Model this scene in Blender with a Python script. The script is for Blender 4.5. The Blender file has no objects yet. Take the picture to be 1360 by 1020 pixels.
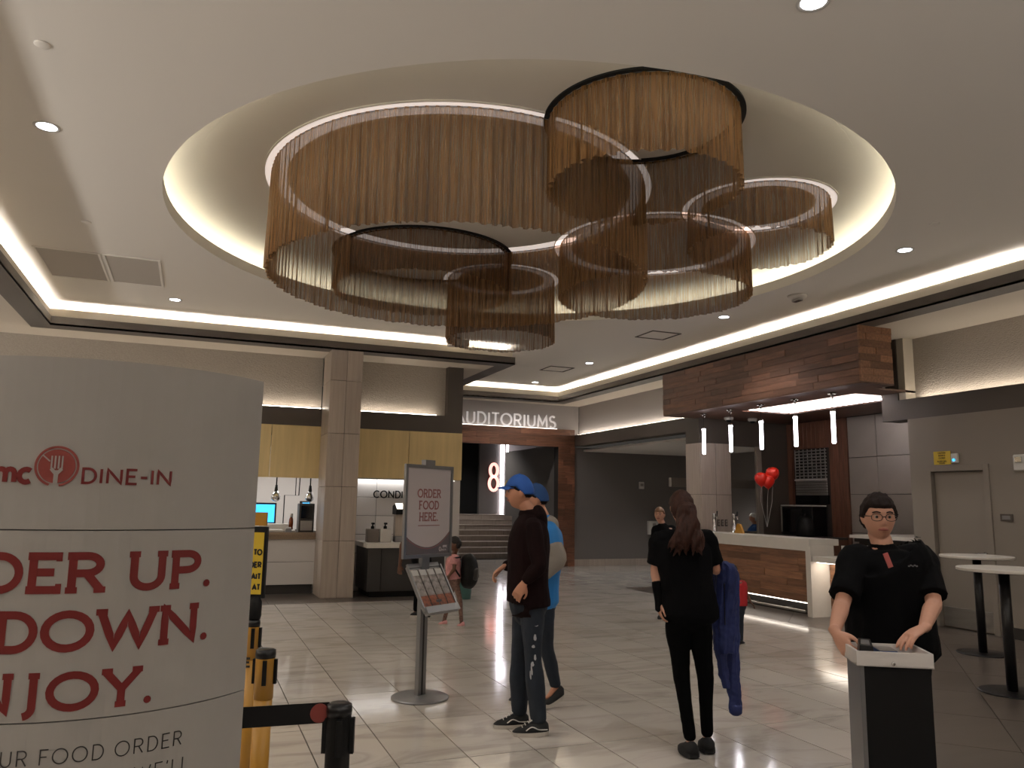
import bpy, bmesh, math, random
from mathutils import Vector, Matrix, noise
R0 = random.Random(7)
V = Vector
S = bpy.context.scene
COL = S.collection
PI = math.pi

# ---------------------------------------------------------------- camera, world, exposure
FPX, CAMH = 1040.0, 1.6
n_ = V((.016, 1, 157 / 1040)).normalized()
y_ = V((-425, -150.2, 1040)).normalized(); y_ = (y_ - n_ * y_.dot(n_)).normalized()
x_ = n_.cross(y_)
if x_.x < 0: x_ = -x_
CR = Matrix((x_, y_, n_))                      # world = CR @ (right, up, forward)
cr, cu, cf = CR @ V((1, 0, 0)), CR @ V((0, 1, 0)), CR @ V((0, 0, 1))
cam = bpy.data.objects.new('camera', bpy.data.cameras.new('camera')); COL.objects.link(cam)
cam.data.lens = FPX / 1360 * 36; cam.data.sensor_width = 36; cam.data.clip_start = .05
M4 = Matrix((cr, cu, -cf)).transposed().to_4x4(); M4.translation = V((0, 0, CAMH))
cam.matrix_world = M4
S.camera = cam
S.view_settings.view_transform = 'Standard'; S.view_settings.look = 'None'
S.view_settings.gamma = 1; S.view_settings.use_curve_mapping = False
S.view_settings.exposure = 0.7
S.cycles.transparent_max_bounces = 40
S.cycles.max_bounces = 7
S.cycles.sample_clamp_indirect = 4
w = bpy.data.worlds.new('world'); S.world = w; w.use_nodes = True
w.node_tree.nodes['Background'].inputs[0].default_value = (.5, .45, .4, 1)
w.node_tree.nodes['Background'].inputs[1].default_value = .05
COVE, DOME, RING, DOWN = 40.0, 6.5, .34, 12.0

FW = V((cf.x, cf.y, 0)).normalized()           # horizontal view direction
RT = V((FW.y, -FW.x, 0))
def at(px, py, dist):                          # the point at that horizontal distance along the view
    d = CR @ V((px - 680, 510 - py, FPX))
    t = dist / d.dot(FW)
    return V((0, 0, CAMH)) + d * t

def big_area(name, loc, sx, sy, watts, rot=(PI, 0, 0), col=(1, .97, .945)):     # broad unseen lamps, added to brighten the ceiling
    ld = bpy.data.lights.new(name, 'AREA'); ld.shape = 'RECTANGLE'; ld.size = sx; ld.size_y = sy; ld.energy = watts; ld.color = col
    o = bpy.data.objects.new(name, ld); COL.objects.link(o); o.location = loc; o.rotation_euler = rot
big_area('fill_uplight', (3.5, -2.6, 2.6), 9, .6, 170)
big_area('fill_uplight', (-6.5, 5, 2.4), .6, 12, 520)

# ---------------------------------------------------------------- materials
def rgb(h):
    c = [int(h[i:i + 2], 16) / 255 for i in (0, 2, 4)]
    return tuple(((x / 12.92) if x <= .04045 else ((x + .055) / 1.055) ** 2.4) for x in c) + (1,)
class N:
    def __init__(s, name):
        s.m = bpy.data.materials.new(name); s.m.use_nodes = True
        s.t = s.m.node_tree; s.b = s.t.nodes['Principled BSDF']; s.out = s.t.nodes['Material Output']
    def n(s, kind, **kw):
        o = s.t.nodes.new('ShaderNode' + kind)
        for k, v in kw.items():
            if k in o.inputs: o.inputs[k].default_value = v
            else: setattr(o, k, v)
        return o
    def l(s, a, b): s.t.links.new(a, b)
def mat(name, col, rough=.6, metal=0., spec=.5, bump=0., bscale=40., vary=0., vscale=8., stretch=(1, 1, 1), rnd=0., coat=0., bdist=.01, sheen=0.):
    q = N(name); b = q.b
    c = rgb(col) if isinstance(col, str) else tuple(col) + (1,)
    b.inputs['Base Color'].default_value = c
    b.inputs['Roughness'].default_value = rough; b.inputs['Metallic'].default_value = metal
    b.inputs['Specular IOR Level'].default_value = spec
    b.inputs['Coat Weight'].default_value = coat
    b.inputs['Sheen Weight'].default_value = sheen
    tc = q.n('TexCoord'); mp = q.n('Mapping'); mp.inputs['Scale'].default_value = stretch
    q.l(tc.outputs['Object'], mp.inputs['Vector'])
    vec = mp.outputs['Vector']
    if rnd:
        oi = q.n('ObjectInfo'); ad = q.n('VectorMath', operation='ADD'); sc = q.n('VectorMath', operation='SCALE')
        cb = q.n('CombineXYZ'); q.l(oi.outputs['Random'], cb.inputs[0]); q.l(oi.outputs['Random'], cb.inputs[2])
        q.l(cb.outputs[0], sc.inputs[0]); sc.inputs['Scale'].default_value = 37
        q.l(vec, ad.inputs[0]); q.l(sc.outputs[0], ad.inputs[1]); vec = ad.outputs[0]
    if vary or rnd:
        nz = q.n('TexNoise', Scale=vscale, Detail=5., Roughness=.6); q.l(vec, nz.inputs['Vector'])
        mr = q.n('MapRange'); q.l(nz.outputs['Fac'], mr.inputs['Value'])
        mr.inputs['From Min'].default_value = .3; mr.inputs['From Max'].default_value = .7
        mr.inputs['To Min'].default_value = 1 - vary; mr.inputs['To Max'].default_value = 1 + vary
        val = mr.outputs['Result']
        if rnd:
            m2 = q.n('MapRange'); q.l(oi.outputs['Random'], m2.inputs['Value'])
            m2.inputs['To Min'].default_value = 1 - rnd; m2.inputs['To Max'].default_value = 1 + rnd
            mu = q.n('Math', operation='MULTIPLY'); q.l(val, mu.inputs[0]); q.l(m2.outputs['Result'], mu.inputs[1]); val = mu.outputs[0]
        sc2 = q.n('VectorMath', operation='SCALE'); sc2.inputs[0].default_value = c[:3]
        q.l(val, sc2.inputs['Scale']); q.l(sc2.outputs[0], b.inputs['Base Color'])
    if bump:
        nb = q.n('TexNoise', Scale=bscale, Detail=3.); q.l(vec, nb.inputs['Vector'])
        bp = q.n('Bump', Strength=bump, Distance=bdist); q.l(nb.outputs['Fac'], bp.inputs['Height'])
        q.l(bp.outputs['Normal'], b.inputs['Normal'])
    return q.m
def emit(name, col, st):
    q = N(name); c = rgb(col)
    q.b.inputs['Base Color'].default_value = c; q.b.inputs['Emission Color'].default_value = c
    q.b.inputs['Emission Strength'].default_value = st
    return q.m
def marble():
    q = N('polished_marble_tile'); tc = q.n('TexCoord'); oi = q.n('ObjectInfo')
    geo = q.n('NewGeometry')
    mp = q.n('Mapping'); mp.inputs['Scale'].default_value = (1.0, 3.2, 1); mp.inputs['Rotation'].default_value = (0, 0, .45)
    q.l(geo.outputs['Position'], mp.inputs['Vector'])
    nz = q.n('TexNoise', Scale=1.1, Detail=7., Roughness=.62, Distortion=1.2); q.l(mp.outputs[0], nz.inputs['Vector'])
    cr_ = q.n('ValToRGB'); e = cr_.color_ramp
    e.elements[0].position = .36; e.elements[0].color = rgb('b0a9a1')
    e.elements[1].position = .52; e.elements[1].color = rgb('c5beb6')
    q.l(nz.outputs['Fac'], cr_.inputs[0])
    mr = q.n('MapRange'); q.l(oi.outputs['Random'], mr.inputs['Value'])
    mr.inputs['To Min'].default_value = .93; mr.inputs['To Max'].default_value = 1.05
    sc = q.n('VectorMath', operation='SCALE'); q.l(cr_.outputs[0], sc.inputs[0]); q.l(mr.outputs[0], sc.inputs['Scale'])
    q.l(sc.outputs[0], q.b.inputs['Base Color'])
    q.b.inputs['Roughness'].default_value = .10; q.b.inputs['Specular IOR Level'].default_value = .55
    nb = q.n('TexNoise', Scale=6., Detail=2.); q.l(geo.outputs['Position'], nb.inputs['Vector'])
    bp = q.n('Bump', Strength=.06, Distance=.01); q.l(nb.outputs['Fac'], bp.inputs['Height']); q.l(bp.outputs[0], q.b.inputs['Normal'])
    return q.m
def chainmesh(name, col, op, col2):
    q = N(name); b = q.b
    b.inputs['Roughness'].default_value = .5; b.inputs['Metallic'].default_value = .3
    tc = q.n('TexCoord')
    mp = q.n('Mapping'); mp.inputs['Scale'].default_value = (130, 130, 1.5); q.l(tc.outputs['Object'], mp.inputs[0])
    nz = q.n('TexNoise', Scale=1., Detail=2.); q.l(mp.outputs[0], nz.inputs['Vector'])
    mx = q.n('Mix', data_type='RGBA'); mx.inputs[6].default_value = rgb(col); mx.inputs[7].default_value = rgb(col2)
    q.l(nz.outputs['Fac'], mx.inputs[0]); q.l(mx.outputs[2], b.inputs['Base Color'])
    mr = q.n('MapRange'); q.l(nz.outputs['Fac'], mr.inputs['Value'])
    mr.inputs['From Min'].default_value = .35; mr.inputs['From Max'].default_value = .65
    mr.inputs['To Min'].default_value = op - .08; mr.inputs['To Max'].default_value = op + .08
    q.l(mr.outputs[0], b.inputs['Alpha'])
    return q.m
def woodmat(name, col, vary=.35, rnd=.38, along='x', rough=.5):
    st = {'x': (1.2, 14, 14), 'y': (14, 1.2, 14), 'z': (14, 14, 1.2)}[along]
    return mat(name, col, rough=rough, vary=vary, vscale=2.2, stretch=st, rnd=rnd, bump=.08, bscale=3)

M = dict(
    ceil=mat('ceiling_paint', 'e2ddd5', .8), beige=mat('cove_lip_paint', 'c8bfae', .7), dark=mat('dark_bronze_paint', '4e463e', .55),
    soffit=mat('soffit_paint', 'c9bfb0', .8), dome=mat('dome_paint', 'd3cdc3', .75),
    grey=mat('grey_wall_paint', '6f6a66', .7, bump=.05, bscale=60), taupe=mat('taupe_wall_paint', '837a70', .7, bump=.05, bscale=60),
    lilac=mat('light_grey_wall_paint', 'aba5a2', .7),
    paper=mat('woven_wallcovering', 'a89f93', .8, bump=.8, bscale=5, stretch=(7, 7, 14), vary=.10, vscale=6, bdist=.012),
    floor=marble(), grout=mat('tile_grout', '3f3932', .8),
    dtile=mat('dark_floor_tile', '585049', .28, vary=.12, vscale=1.5, stretch=(1, 6, 1), rnd=.05),
    dgrout=mat('dark_grout', '857b70', .8),
    coltile=mat('wood_grain_stone_tile', 'a99c90', .38, vary=.1, vscale=2, stretch=(14, 14, .7), rnd=.07),
    white=mat('white_glazed_tile', 'cfcac6', .22, rnd=.04, vscale=1), blackgrout=mat('joint_dark', '2f2b28', .8),
    walnut_y=woodmat('walnut_planks_lengthwise', '6a4a3a', along='y'), walnut_x=woodmat('walnut_planks_across', '6d4733', along='x'),
    walnut_z=woodmat('walnut_veneer_upright', '5e3b2a', along='z', rnd=.12), oak_y=woodmat('warm_wood_planks', '7d583f', along='y', rnd=.42),
    gold=mat('brushed_brass_panel', 'dcc48f', .42, metal=.25, vary=.08, vscale=1.6, stretch=(7, 7, .5)),
    steel=mat('brushed_steel', 'a5a19b', .35, metal=.8, vary=.08, vscale=2, stretch=(1, 1, 8)), chrome=mat('chrome', 'd0d0d0', .15, metal=1),
    panelgrey=mat('satin_grey_panel', '99928b', .35, metal=.45, vary=.04, vscale=2),
    quartz=mat('white_quartz', 'd3cdc4', .3, vary=.03), granite=mat('tan_granite', '8b7762', .3, vary=.25, vscale=60),
    black=mat('black_paint', '09090a', .6, spec=.25), blackm=mat('black_metal', '141416', .35, metal=.3), blackp=mat('charcoal_laminate', '2b2826', .4),
    yellow=mat('yellow_post_paint', 'a87a28', .4, vary=.05), ysign=mat('yellow_notice_card', 'c9ab2a', .6), ink=mat('black_ink', '101010', .7),
    board=mat('white_display_board', '98948f', .42, vary=.02), red=mat('dark_red_ink', '66110f', .5), redlite=mat('brick_red_ink', '7d332c', .5), inkgrey=mat('charcoal_ink', '2b2828', .6),
    posterw=mat('poster_paper', 'bdb4b4', .35), faded=mat('muted_red_ink', '8e5a58', .6), postergrey=mat('poster_grey', '5c5557', .5),
    alu=mat('silver_aluminium', '8c8c8e', .35, metal=.7), skin=mat('skin', 'b98368', .55, vary=.06, vscale=12), skin2=mat('light_skin', 'b98a74', .55, vary=.05, vscale=12), skin3=mat('brown_skin', '5e3c2a', .5),
    hairb=mat('dark_brown_hair', '1a0f0c', .75, spec=.2, bump=.3, bscale=8, stretch=(14, 14, 2)), hairr=mat('chestnut_hair', '331a12', .6, spec=.25, vary=.4, vscale=6, stretch=(9, 9, 1.5), bump=.9, bscale=7),
    hairl=mat('fair_brown_hair', '6d4c34', .5, bump=.5, bscale=10), hairk=mat('black_hair', '0f0b0a', .7, bump=.8, bscale=30),
    hood=mat('maroon_black_fleece', '170a0b', .9, vary=.25, vscale=9, bump=.3, bscale=25, spec=.12), tee=mat('black_cotton', '070709', .9, spec=.1, bump=.2, bscale=30), leg=mat('black_leggings', '050506', .9, spec=.08),
    denim=mat('dark_blue_denim', '141d29', .85, vary=.3, vscale=5, bump=.3, bscale=60), fray=mat('pale_frayed_denim', 'a4a4a8', .9), bluecap=mat('royal_blue_cotton', '1d55a8', .7, bump=.15, bscale=40), navycap=mat('dark_blue_cotton', '1a4378', .8),
    bluej=mat('bright_blue_jacket', '1e78c0', .6), greyj=mat('grey_beige_fleece', '8f877e', .9), navyj=mat('navy_blue_jacket', '16245a', .7, vary=.15, vscale=8, bump=.3, bscale=20),
    shoe=mat('black_canvas', '121214', .8), sole=mat('off_white_rubber', 'b3aca3', .6), white_s=mat('white_stripe', 'c7c3bf', .6), eye=mat('eye_white', '8f857d', .5), iris=mat('dark_iris', '1c120c', .3), lip=mat('lip_skin', '91514a', .5), brow=mat('brow_hair', '2c1a13', .8),
    pink=mat('pink_print_cloth', 'c48a8a', .85, vary=.2, vscale=20), printl=mat('patterned_leggings', '6e5348', .85, vary=.6, vscale=40), redc=mat('bright_red_cotton', 'a81c22', .8), green=mat('green_print', '2f6a4c', .8), teal=mat('teal_plastic', '4b7470', .5),
    balloon=mat('red_latex', 'e02a1c', .3, spec=.6), screenb=emit('lit_blue_screen', '3fb4f4', 1.1), ledw=emit('white_led', 'fff8ea', 1), gap=mat('recess_shade', '050505', .9), mixglass=mat('dark_glass', '0c0c0e', .1, spec=.6),  # the gap colour is near black to stand for shade in openings
    grille=mat('grille_grey', 'b3aca3', .7, bump=.3, bscale=120), offw=mat('off_white_plastic', 'c9c5be', .5), magbag=mat('brochure_print', '8e8580', .4, vary=.7, vscale=22), food=mat('food_print', '8c4a2c', .5, vary=.6, vscale=40),
    tag=mat('pink_badge', 'b8605c', .5), amber=mat('amber_liquid', '7a3a18', .2), soapgrey=mat('pump_box_grey', '6d655f', .45), bagtan=mat('wet_floor_yellow', 'c99a22', .5))
M['cove'] = emit('cove_led', 'fff8f0', COVE); M['domeled'] = emit('dome_led', 'fffbe8', DOME)
M['ringled'] = emit('ring_led', 'fdf0e8', RING); M['pend'] = emit('pendant_led', 'fbf6ff', 9)
M['downled'] = emit('downlight_led', 'eef2ff', DOWN); M['alcled'] = emit('bar_cove_led', 'fff4f6', 22); M['shelfled'] = emit('ledge_led', 'fff2e2', 13)
M['softled'] = emit('soft_ledge_led', 'fff2e2', 4); M['letterglow'] = emit('letter_face_glow', 'e8e2e0', .22); M['portalled'] = emit('portal_led', 'fdf6ff', 7); M['eightled'] = emit('rose_led', 'f0b8ac', 1.1)  # letter faces get an added faint glow to read brighter
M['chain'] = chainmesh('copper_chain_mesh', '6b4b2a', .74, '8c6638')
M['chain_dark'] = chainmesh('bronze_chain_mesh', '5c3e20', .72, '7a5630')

# ---------------------------------------------------------------- mesh helpers
class MB:
    def __init__(s): s.b = bmesh.new()
    def box(s, x0, y0, z0, x1, y1, z1):
        v = [s.b.verts.new(p) for p in ((x0, y0, z0), (x1, y0, z0), (x1, y1, z0), (x0, y1, z0), (x0, y0, z1), (x1, y0, z1), (x1, y1, z1), (x0, y1, z1))]
        for f in ((3, 2, 1, 0), (4, 5, 6, 7), (0, 1, 5, 4), (1, 2, 6, 5), (2, 3, 7, 6), (3, 0, 4, 7)): s.b.faces.new([v[i] for i in f])
        return s
    def prism(s, pts, h, up=V((0, 0, 1))):      # polygon pts extruded by vector
        d = up.normalized() * h
        a = [s.b.verts.new(V(p)) for p in pts]; c = [s.b.verts.new(V(p) + d) for p in pts]
        s.b.faces.new(a[::-1]); s.b.faces.new(c)
        k = len(pts)
        for i in range(k): s.b.faces.new((a[i], a[(i + 1) % k], c[(i + 1) % k], c[i]))
        return s
    def rings(s, rings, closed=True, caps=True):
        vs = [[s.b.verts.new(p) for p in r] for r in rings]
        k = len(vs[0])
        for a, c in zip(vs, vs[1:]):
            for i in range(k if closed else k - 1):
                s.b.faces.new((a[i], a[(i + 1) % k], c[(i + 1) % k], c[i]))
        if caps:
            s.b.faces.new(vs[0][::-1]); s.b.faces.new(vs[-1])
        return s
    def lathe(s, prof, c=(0, 0, 0), k=24, axis=None):   # prof [(r, z)]
        c = V(c); rg = []
        q = V((0, 0, 1)).rotation_difference(V(axis)).to_matrix() if axis else Matrix.Identity(3)
        for r, z in prof:
            r = max(r, 1e-4)
            rg.append([c + q @ V((r * math.cos(2 * PI * i / k), r * math.sin(2 * PI * i / k), z)) for i in range(k)])
        return s.rings(rg)
    def tube(s, pts, r, k=8):
        return loft(s, pts, [(q, q) for q in (r if hasattr(r, '__len__') else [r] * len(pts))], k=k, sub=1, rnd=False)
    def build(s, name, m, parent=None, smooth=False, loc=None):
        bmesh.ops.recalc_face_normals(s.b, faces=s.b.faces)
        me = bpy.data.meshes.new(name)
        if parent is not None and loc is None:
            o = parent
            while o.parent: o = o.parent
            s.b.transform(wloc(parent).inverted())
        s.b.to_mesh(me); s.b.free()
        me.materials.append(M[m] if isinstance(m, str) else m)
        if smooth: me.polygons.foreach_set('use_smooth', [True] * len(me.polygons))
        o = bpy.data.objects.new(name, me); COL.objects.link(o)
        if parent is not None: o.parent = parent
        if loc is not None: o.location = loc
        return o
def wloc(o):
    m = o.matrix_basis.copy()
    while o.parent: o = o.parent; m = o.matrix_basis @ m
    return m
def catmull(P, i, t):
    p0 = P[max(i - 1, 0)]; p1 = P[i]; p2 = P[i + 1]; p3 = P[min(i + 2, len(P) - 1)]
    return [.5 * (2 * b + (c - a) * t + (2 * a - 5 * b + 4 * c - d) * t * t + (3 * b - a - 3 * c + d) * t ** 3) for a, b, c, d in zip(p0, p1, p2, p3)]
def loft(mb, pts, rads, xdir=None, k=14, sub=4, rnd=True, power=2.0):
    P = [list(V(p)) + list(r) for p, r in zip(pts, rads)]
    Q = []
    if sub > 1:
        for i in range(len(P) - 1):
            for j in range(sub): Q.append(catmull(P, i, j / sub))
        Q.append(P[-1])
    else: Q = P
    c = [V(q[:3]) for q in Q]; rr = [(max(q[3], .001), max(q[4], .001)) for q in Q]
    rg = []; X = V(xdir) if xdir is not None else None
    for i in range(len(c)):
        T = (c[min(i + 1, len(c) - 1)] - c[max(i - 1, 0)]).normalized()
        if X is None:
            X = T.orthogonal().normalized()
        x = (X - T * X.dot(T)).normalized(); X = x if xdir is None else X
        y = T.cross(x)
        def ring(cc, f):
            o = []
            for j in range(k):
                a = 2 * PI * j / k; ca, sa = math.cos(a), math.sin(a)
                if power != 2.0:
                    ca = math.copysign(abs(ca) ** (2 / power), ca); sa = math.copysign(abs(sa) ** (2 / power), sa)
                o.append(cc + x * rr[i][0] * f * ca + y * rr[i][1] * f * sa)
            return o
        m = min(rr[i])
        if rnd and i == 0: rg.append(ring(c[0] - T * m * .55, .5)); rg.append(ring(c[0] - T * m * .25, .85))
        rg.append(ring(c[i], 1))
        if rnd and i == len(c) - 1: rg.append(ring(c[i] + T * m * .25, .85)); rg.append(ring(c[i] + T * m * .55, .5))
    mb.rings(rg)
    return mb
def thing(name, label, cat, loc=(0, 0, 0), group=None, rz=0):
    o = bpy.data.objects.new(name, None); COL.objects.link(o); o.location = loc; o.rotation_euler = (0, 0, rz)
    o.empty_display_size = .1
    return tag(o, label, cat, group)
def tag(o, label, cat, group=None):
    o['label'] = label; o['category'] = cat
    if group: o['group'] = group
    return o
def struct(name, mb, m, parent=None):
    o = mb.build(name, m, parent)
    if parent is None: o['kind'] = 'structure'
    return o
def plain(name):                                # an Empty that is a piece of the setting
    o = bpy.data.objects.new(name, None); COL.objects.link(o); o['kind'] = 'structure'; return o
def box(x0, y0, z0, x1, y1, z1): return MB().box(x0, y0, z0, x1, y1, z1)
_bc = {}
def sbox(name, m, parent, x0, y0, z0, x1, y1, z1, bev=.003):      # box piece with softened edges, its mesh shared between alike pieces
    cx, cy, cz = (x0 + x1) / 2, (y0 + y1) / 2, (z0 + z1) / 2
    key = (name, m, round(x1 - x0, 3), round(y1 - y0, 3), round(z1 - z0, 3))
    if key not in _bc:
        b = bmesh.new(); hx, hy, hz = (x1 - x0) / 2, (y1 - y0) / 2, (z1 - z0) / 2
        bmesh.ops.create_cube(b, size=1); bmesh.ops.scale(b, vec=(hx * 2, hy * 2, hz * 2), verts=b.verts)
        if bev: bmesh.ops.bevel(b, geom=b.edges[:], offset=min(bev, hx * .6, hy * .6, hz * .6), segments=1, affect='EDGES')
        me = bpy.data.meshes.new(name); b.to_mesh(me); b.free(); me.materials.append(M[m]); _bc[key] = me
    o = bpy.data.objects.new(name, _bc[key]); COL.objects.link(o)
    c = V((cx, cy, cz))
    if parent is not None: o.parent = parent; c = wloc(parent).inverted() @ c
    o.location = c
    if parent is not None: o.rotation_euler = (0, 0, -wloc(parent).to_euler().z)
    return o

# ---------------------------------------------------------------- stroke lettering
def arc(cx, cy, rx, ry, a0, a1, n=14):
    return [(cx + rx * math.cos(math.radians(a0 + (a1 - a0) * i / n)), cy + ry * math.sin(math.radians(a0 + (a1 - a0) * i / n))) for i in range(n + 1)]
G = {
 'A': (.84, [[(.03, 0), (.42, 1), (.81, 0)], [(.17, .32), (.67, .32)]], [.03, .81], []),
 'C': (.86, [arc(.48, .5, .43, .5, 48, 312)], [], []),
 'D': (.80, [[(.1, 0), (.1, 1), (.32, 1)] + arc(.34, .5, .4, .5, 90, -90) + [(.1, 0)]], [], []),
 'E': (.66, [[(.6, 1), (.1, 1), (.1, 0), (.62, 0)], [(.1, .52), (.52, .52)]], [], []),
 'F': (.62, [[(.58, 1), (.1, 1), (.1, 0)], [(.1, .52), (.5, .52)]], [.1], []),
 'H': (.80, [[(.1, 0), (.1, 1)], [(.7, 0), (.7, 1)], [(.1, .5), (.7, .5)]], [.1, .7], [.1, .7]),
 'I': (.22, [[(.11, 0), (.11, 1)]], [.11], [.11]),
 'J': (.50, [[(.32, 1), (.32, .08)] + arc(.12, .05, .2, .25, 0, -80, 6)], [], [.32]),
 'L': (.58, [[(.1, 1), (.1, 0), (.56, 0)]], [], [.1]),
 'M': (.98, [[(.08, 0), (.14, 1), (.49, .2), (.84, 1), (.9, 0)]], [.08, .9], []),
 'N': (.9, [[(.1, 0), (.1, 1), (.8, 0), (.8, 1)]], [.1], [.1, .8]),
 'O': (1.0, [arc(.5, .5, .45, .5, 90, 450, 24)], [], []),
 'P': (.70, [[(.1, 0), (.1, 1), (.38, 1)] + arc(.38, .74, .26, .26, 90, -90) + [(.1, .48)]], [.1], []),
 'R': (.74, [[(.1, 0), (.1, 1), (.38, 1)] + arc(.38, .74, .26, .26, 90, -90) + [(.1, .48)], [(.38, .48), (.66, 0)]], [.1, .66], []),
 'S': (.62, [arc(.31, .75, .24, .25, 40, 250, 10) + arc(.31, .25, .26, .26, 75, -145, 12)], [], []),
 'T': (.66, [[(.03, 1), (.63, 1)], [(.33, 1), (.33, 0)]], [.33], []),
 'U': (.80, [[(.1, 1), (.1, .36)] + arc(.4, .34, .3, .34, 180, 360) + [(.7, 1)]], [], [.1, .7]),
 'W': (1.2, [[(.05, 1), (.33, 0), (.6, .9), (.87, 0), (1.15, 1)]], [], [.05, 1.15]),
 'Y': (.78, [[(.05, 1), (.39, .45), (.73, 1)], [(.39, .45), (.39, 0)]], [.39], [.07, .71]),
 'a': (.62, [arc(.3, .32, .26, .32, 0, 360, 18), [(.56, .64), (.56, 0)]], [], []),
 'm': (.95, [[(.1, 0), (.1, .64)], [(.1, .38)] + arc(.29, .42, .19, .22, 180, 0, 8) + [(.48, 0)], [(.48, .42)] + arc(.67, .42, .19, .22, 180, 0, 8) + [(.86, 0)]], [], []),
 'c': (.60, [arc(.32, .32, .27, .32, 50, 310, 14)], [], []),
 '-': (.44, [[(.04, .46), (.38, .46)]], [], []), '.': (.2, [], [], []), "'": (.2, [[(.12, 1.02), (.08, .8)]], [], []), ' ': (.26, [], [], []),
 '8': (.62, [arc(.31, .76, .22, .24, 0, 360, 20), arc(.31, .26, .26, .26, 0, 360, 20)], [], []),
}
def stroke(mb, pts, hw, fn, th):
    closed = (V(pts[0]) - V(pts[-1])).length < 1e-6
    P = [V(p) for i, p in enumerate(pts) if i == 0 or (V(p) - V(pts[i - 1])).length > 1e-7]
    if closed: P = P[:-1]
    n = len(P); L = []
    for i in range(n):
        a = P[i - 1] if (i or closed) else None; c = P[(i + 1) % n] if (i < n - 1 or closed) else None
        d1 = (P[i] - a).normalized() if a is not None and (P[i] - a).length > 1e-9 else None
        d2 = (c - P[i]).normalized() if c is not None and (c - P[i]).length > 1e-9 else None
        if d1 is None: d1 = d2
        if d2 is None: d2 = d1
        m = V((-(d1.y + d2.y), d1.x + d2.x))
        if m.length < 1e-6: m = V((-d1.y, d1.x))
        m.normalize(); k = 1 / max(.62, m.dot(V((-d2.y, d2.x))))
        L.append((P[i] + m * hw * k, P[i] - m * hw * k))
    F = [(mb.b.verts.new(fn(l.x, l.y, th)), mb.b.verts.new(fn(r.x, r.y, th)), mb.b.verts.new(fn(l.x, l.y, 0)), mb.b.verts.new(fn(r.x, r.y, 0))) for l, r in L]
    m = n if closed else n - 1
    for i in range(m):
        a, c = F[i], F[(i + 1) % n]
        for q in ((a[0], c[0], c[1], a[1]), (a[2], a[3], c[3], c[2]), (a[0], a[2], c[2], c[0]), (a[1], c[1], c[3], a[3])): mb.b.faces.new(q)
    if not closed:
        mb.b.faces.new((F[0][0], F[0][1], F[0][3], F[0][2])); mb.b.faces.new((F[-1][0], F[-1][2], F[-1][3], F[-1][1]))
def text(mb, s, fn, x=0., y=0., h=1., wt=.08, ws=1., gap=.12, serif=0., align='l', th=.004):
    """fn(u, v, t) places letter coordinates; returns end x"""
    total = sum(G[c][0] * ws * h + gap * h for c in s) - gap * h
    if align == 'r': x -= total
    if align == 'c': x -= total / 2
    for c in s:
        wd, paths, bs, ts = G[c]
        f = lambda u, v, t, x=x: fn(x + u, y + v, t)
        for p in paths:
            q = [(a * h * ws, wt * h / 2 + b * (h - wt * h)) for a, b in p]
            out = [q[0]]
            for a, b in zip(q, q[1:]):                # shorter pieces so that curved grounds are followed
                k = max(1, int((V(b) - V(a)).length / (.25 * h)))
                for i in range(1, k + 1): out.append(tuple(V(a).lerp(V(b), i / k)))
            stroke(mb, out, wt * h / 2, f, th)
        if serif:
            for sx in bs: stroke(mb, [((sx * ws - serif) * h, wt * h * .4), ((sx * ws + serif) * h, wt * h * .4)], wt * h * .4, f, th * 1.02)
            for sx in ts: stroke(mb, [((sx * ws - serif) * h, h - wt * h * .4), ((sx * ws + serif) * h, h - wt * h * .4)], wt * h * .4, f, th * 1.02)
            if c in 'DPRFE': stroke(mb, [((.1 * ws - serif) * h, h - wt * h * .5), (.15 * ws * h, h - wt * h * .5)], wt * h * .5, f, th * 1.01)
            if c in 'DE': stroke(mb, [((.1 * ws - serif) * h, wt * h * .5), (.15 * ws * h, wt * h * .5)], wt * h * .5, f, th * 1.01)
            if c == 'E':
                stroke(mb, [(.6 * ws * h, h), (.6 * ws * h, h * .78)], wt * h * .35, f, th * 1.03); stroke(mb, [(.62 * ws * h, 0), (.62 * ws * h, h * .24)], wt * h * .35, f, th * 1.03)
        if c == '.': stroke(mb, arc(.1 * h, .1 * h, .05 * h, .05 * h, 0, 360, 10), .045 * h, f, th)
        x += wd * ws * h + gap * h
    return x

# ================================================================ SETTING
ZC, ZS, ZD = 4.5, 4.13, 4.85                    # ceiling, soffit, upper plane of the round recess
DC, DR = V((3.33, 7.93)), 3.80                  # the round recess
TRAY = [(-2.16, -3), (9.3, -3), (9.3, 5.65), (8.45, 5.65), (8.45, 17.85), (5.4, 17.85), (5.4, 13.3), (-2.16, 13.3)]
def offset(poly, d):                            # outward offset of a counter-clockwise orthogonal polygon
    out = []
    n = len(poly)
    for i in range(n):
        a, b, c = V(poly[i - 1]), V(poly[i]), V(poly[(i + 1) % n])
        u, v = (b - a).normalized(), (c - b).normalized()
        nu, nv = V((u.y, -u.x)), V((v.y, -v.x))
        out.append(tuple(b + (nu + nv) * d / (1 + nu.dot(nv))))
    return out
def sweep(profile, poly=TRAY):                  # profile [(outward, z)] open strip along the closed polygon
    mb = MB(); rs = [[mb.b.verts.new((x, y, z)) for x, y in offset(poly, d)] for d, z in profile]
    n = len(poly)
    for a, c in zip(rs, rs[1:]):
        for i in range(n): mb.b.faces.new((a[i], a[(i + 1) % n], c[(i + 1) % n], c[i]))
    return mb

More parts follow.
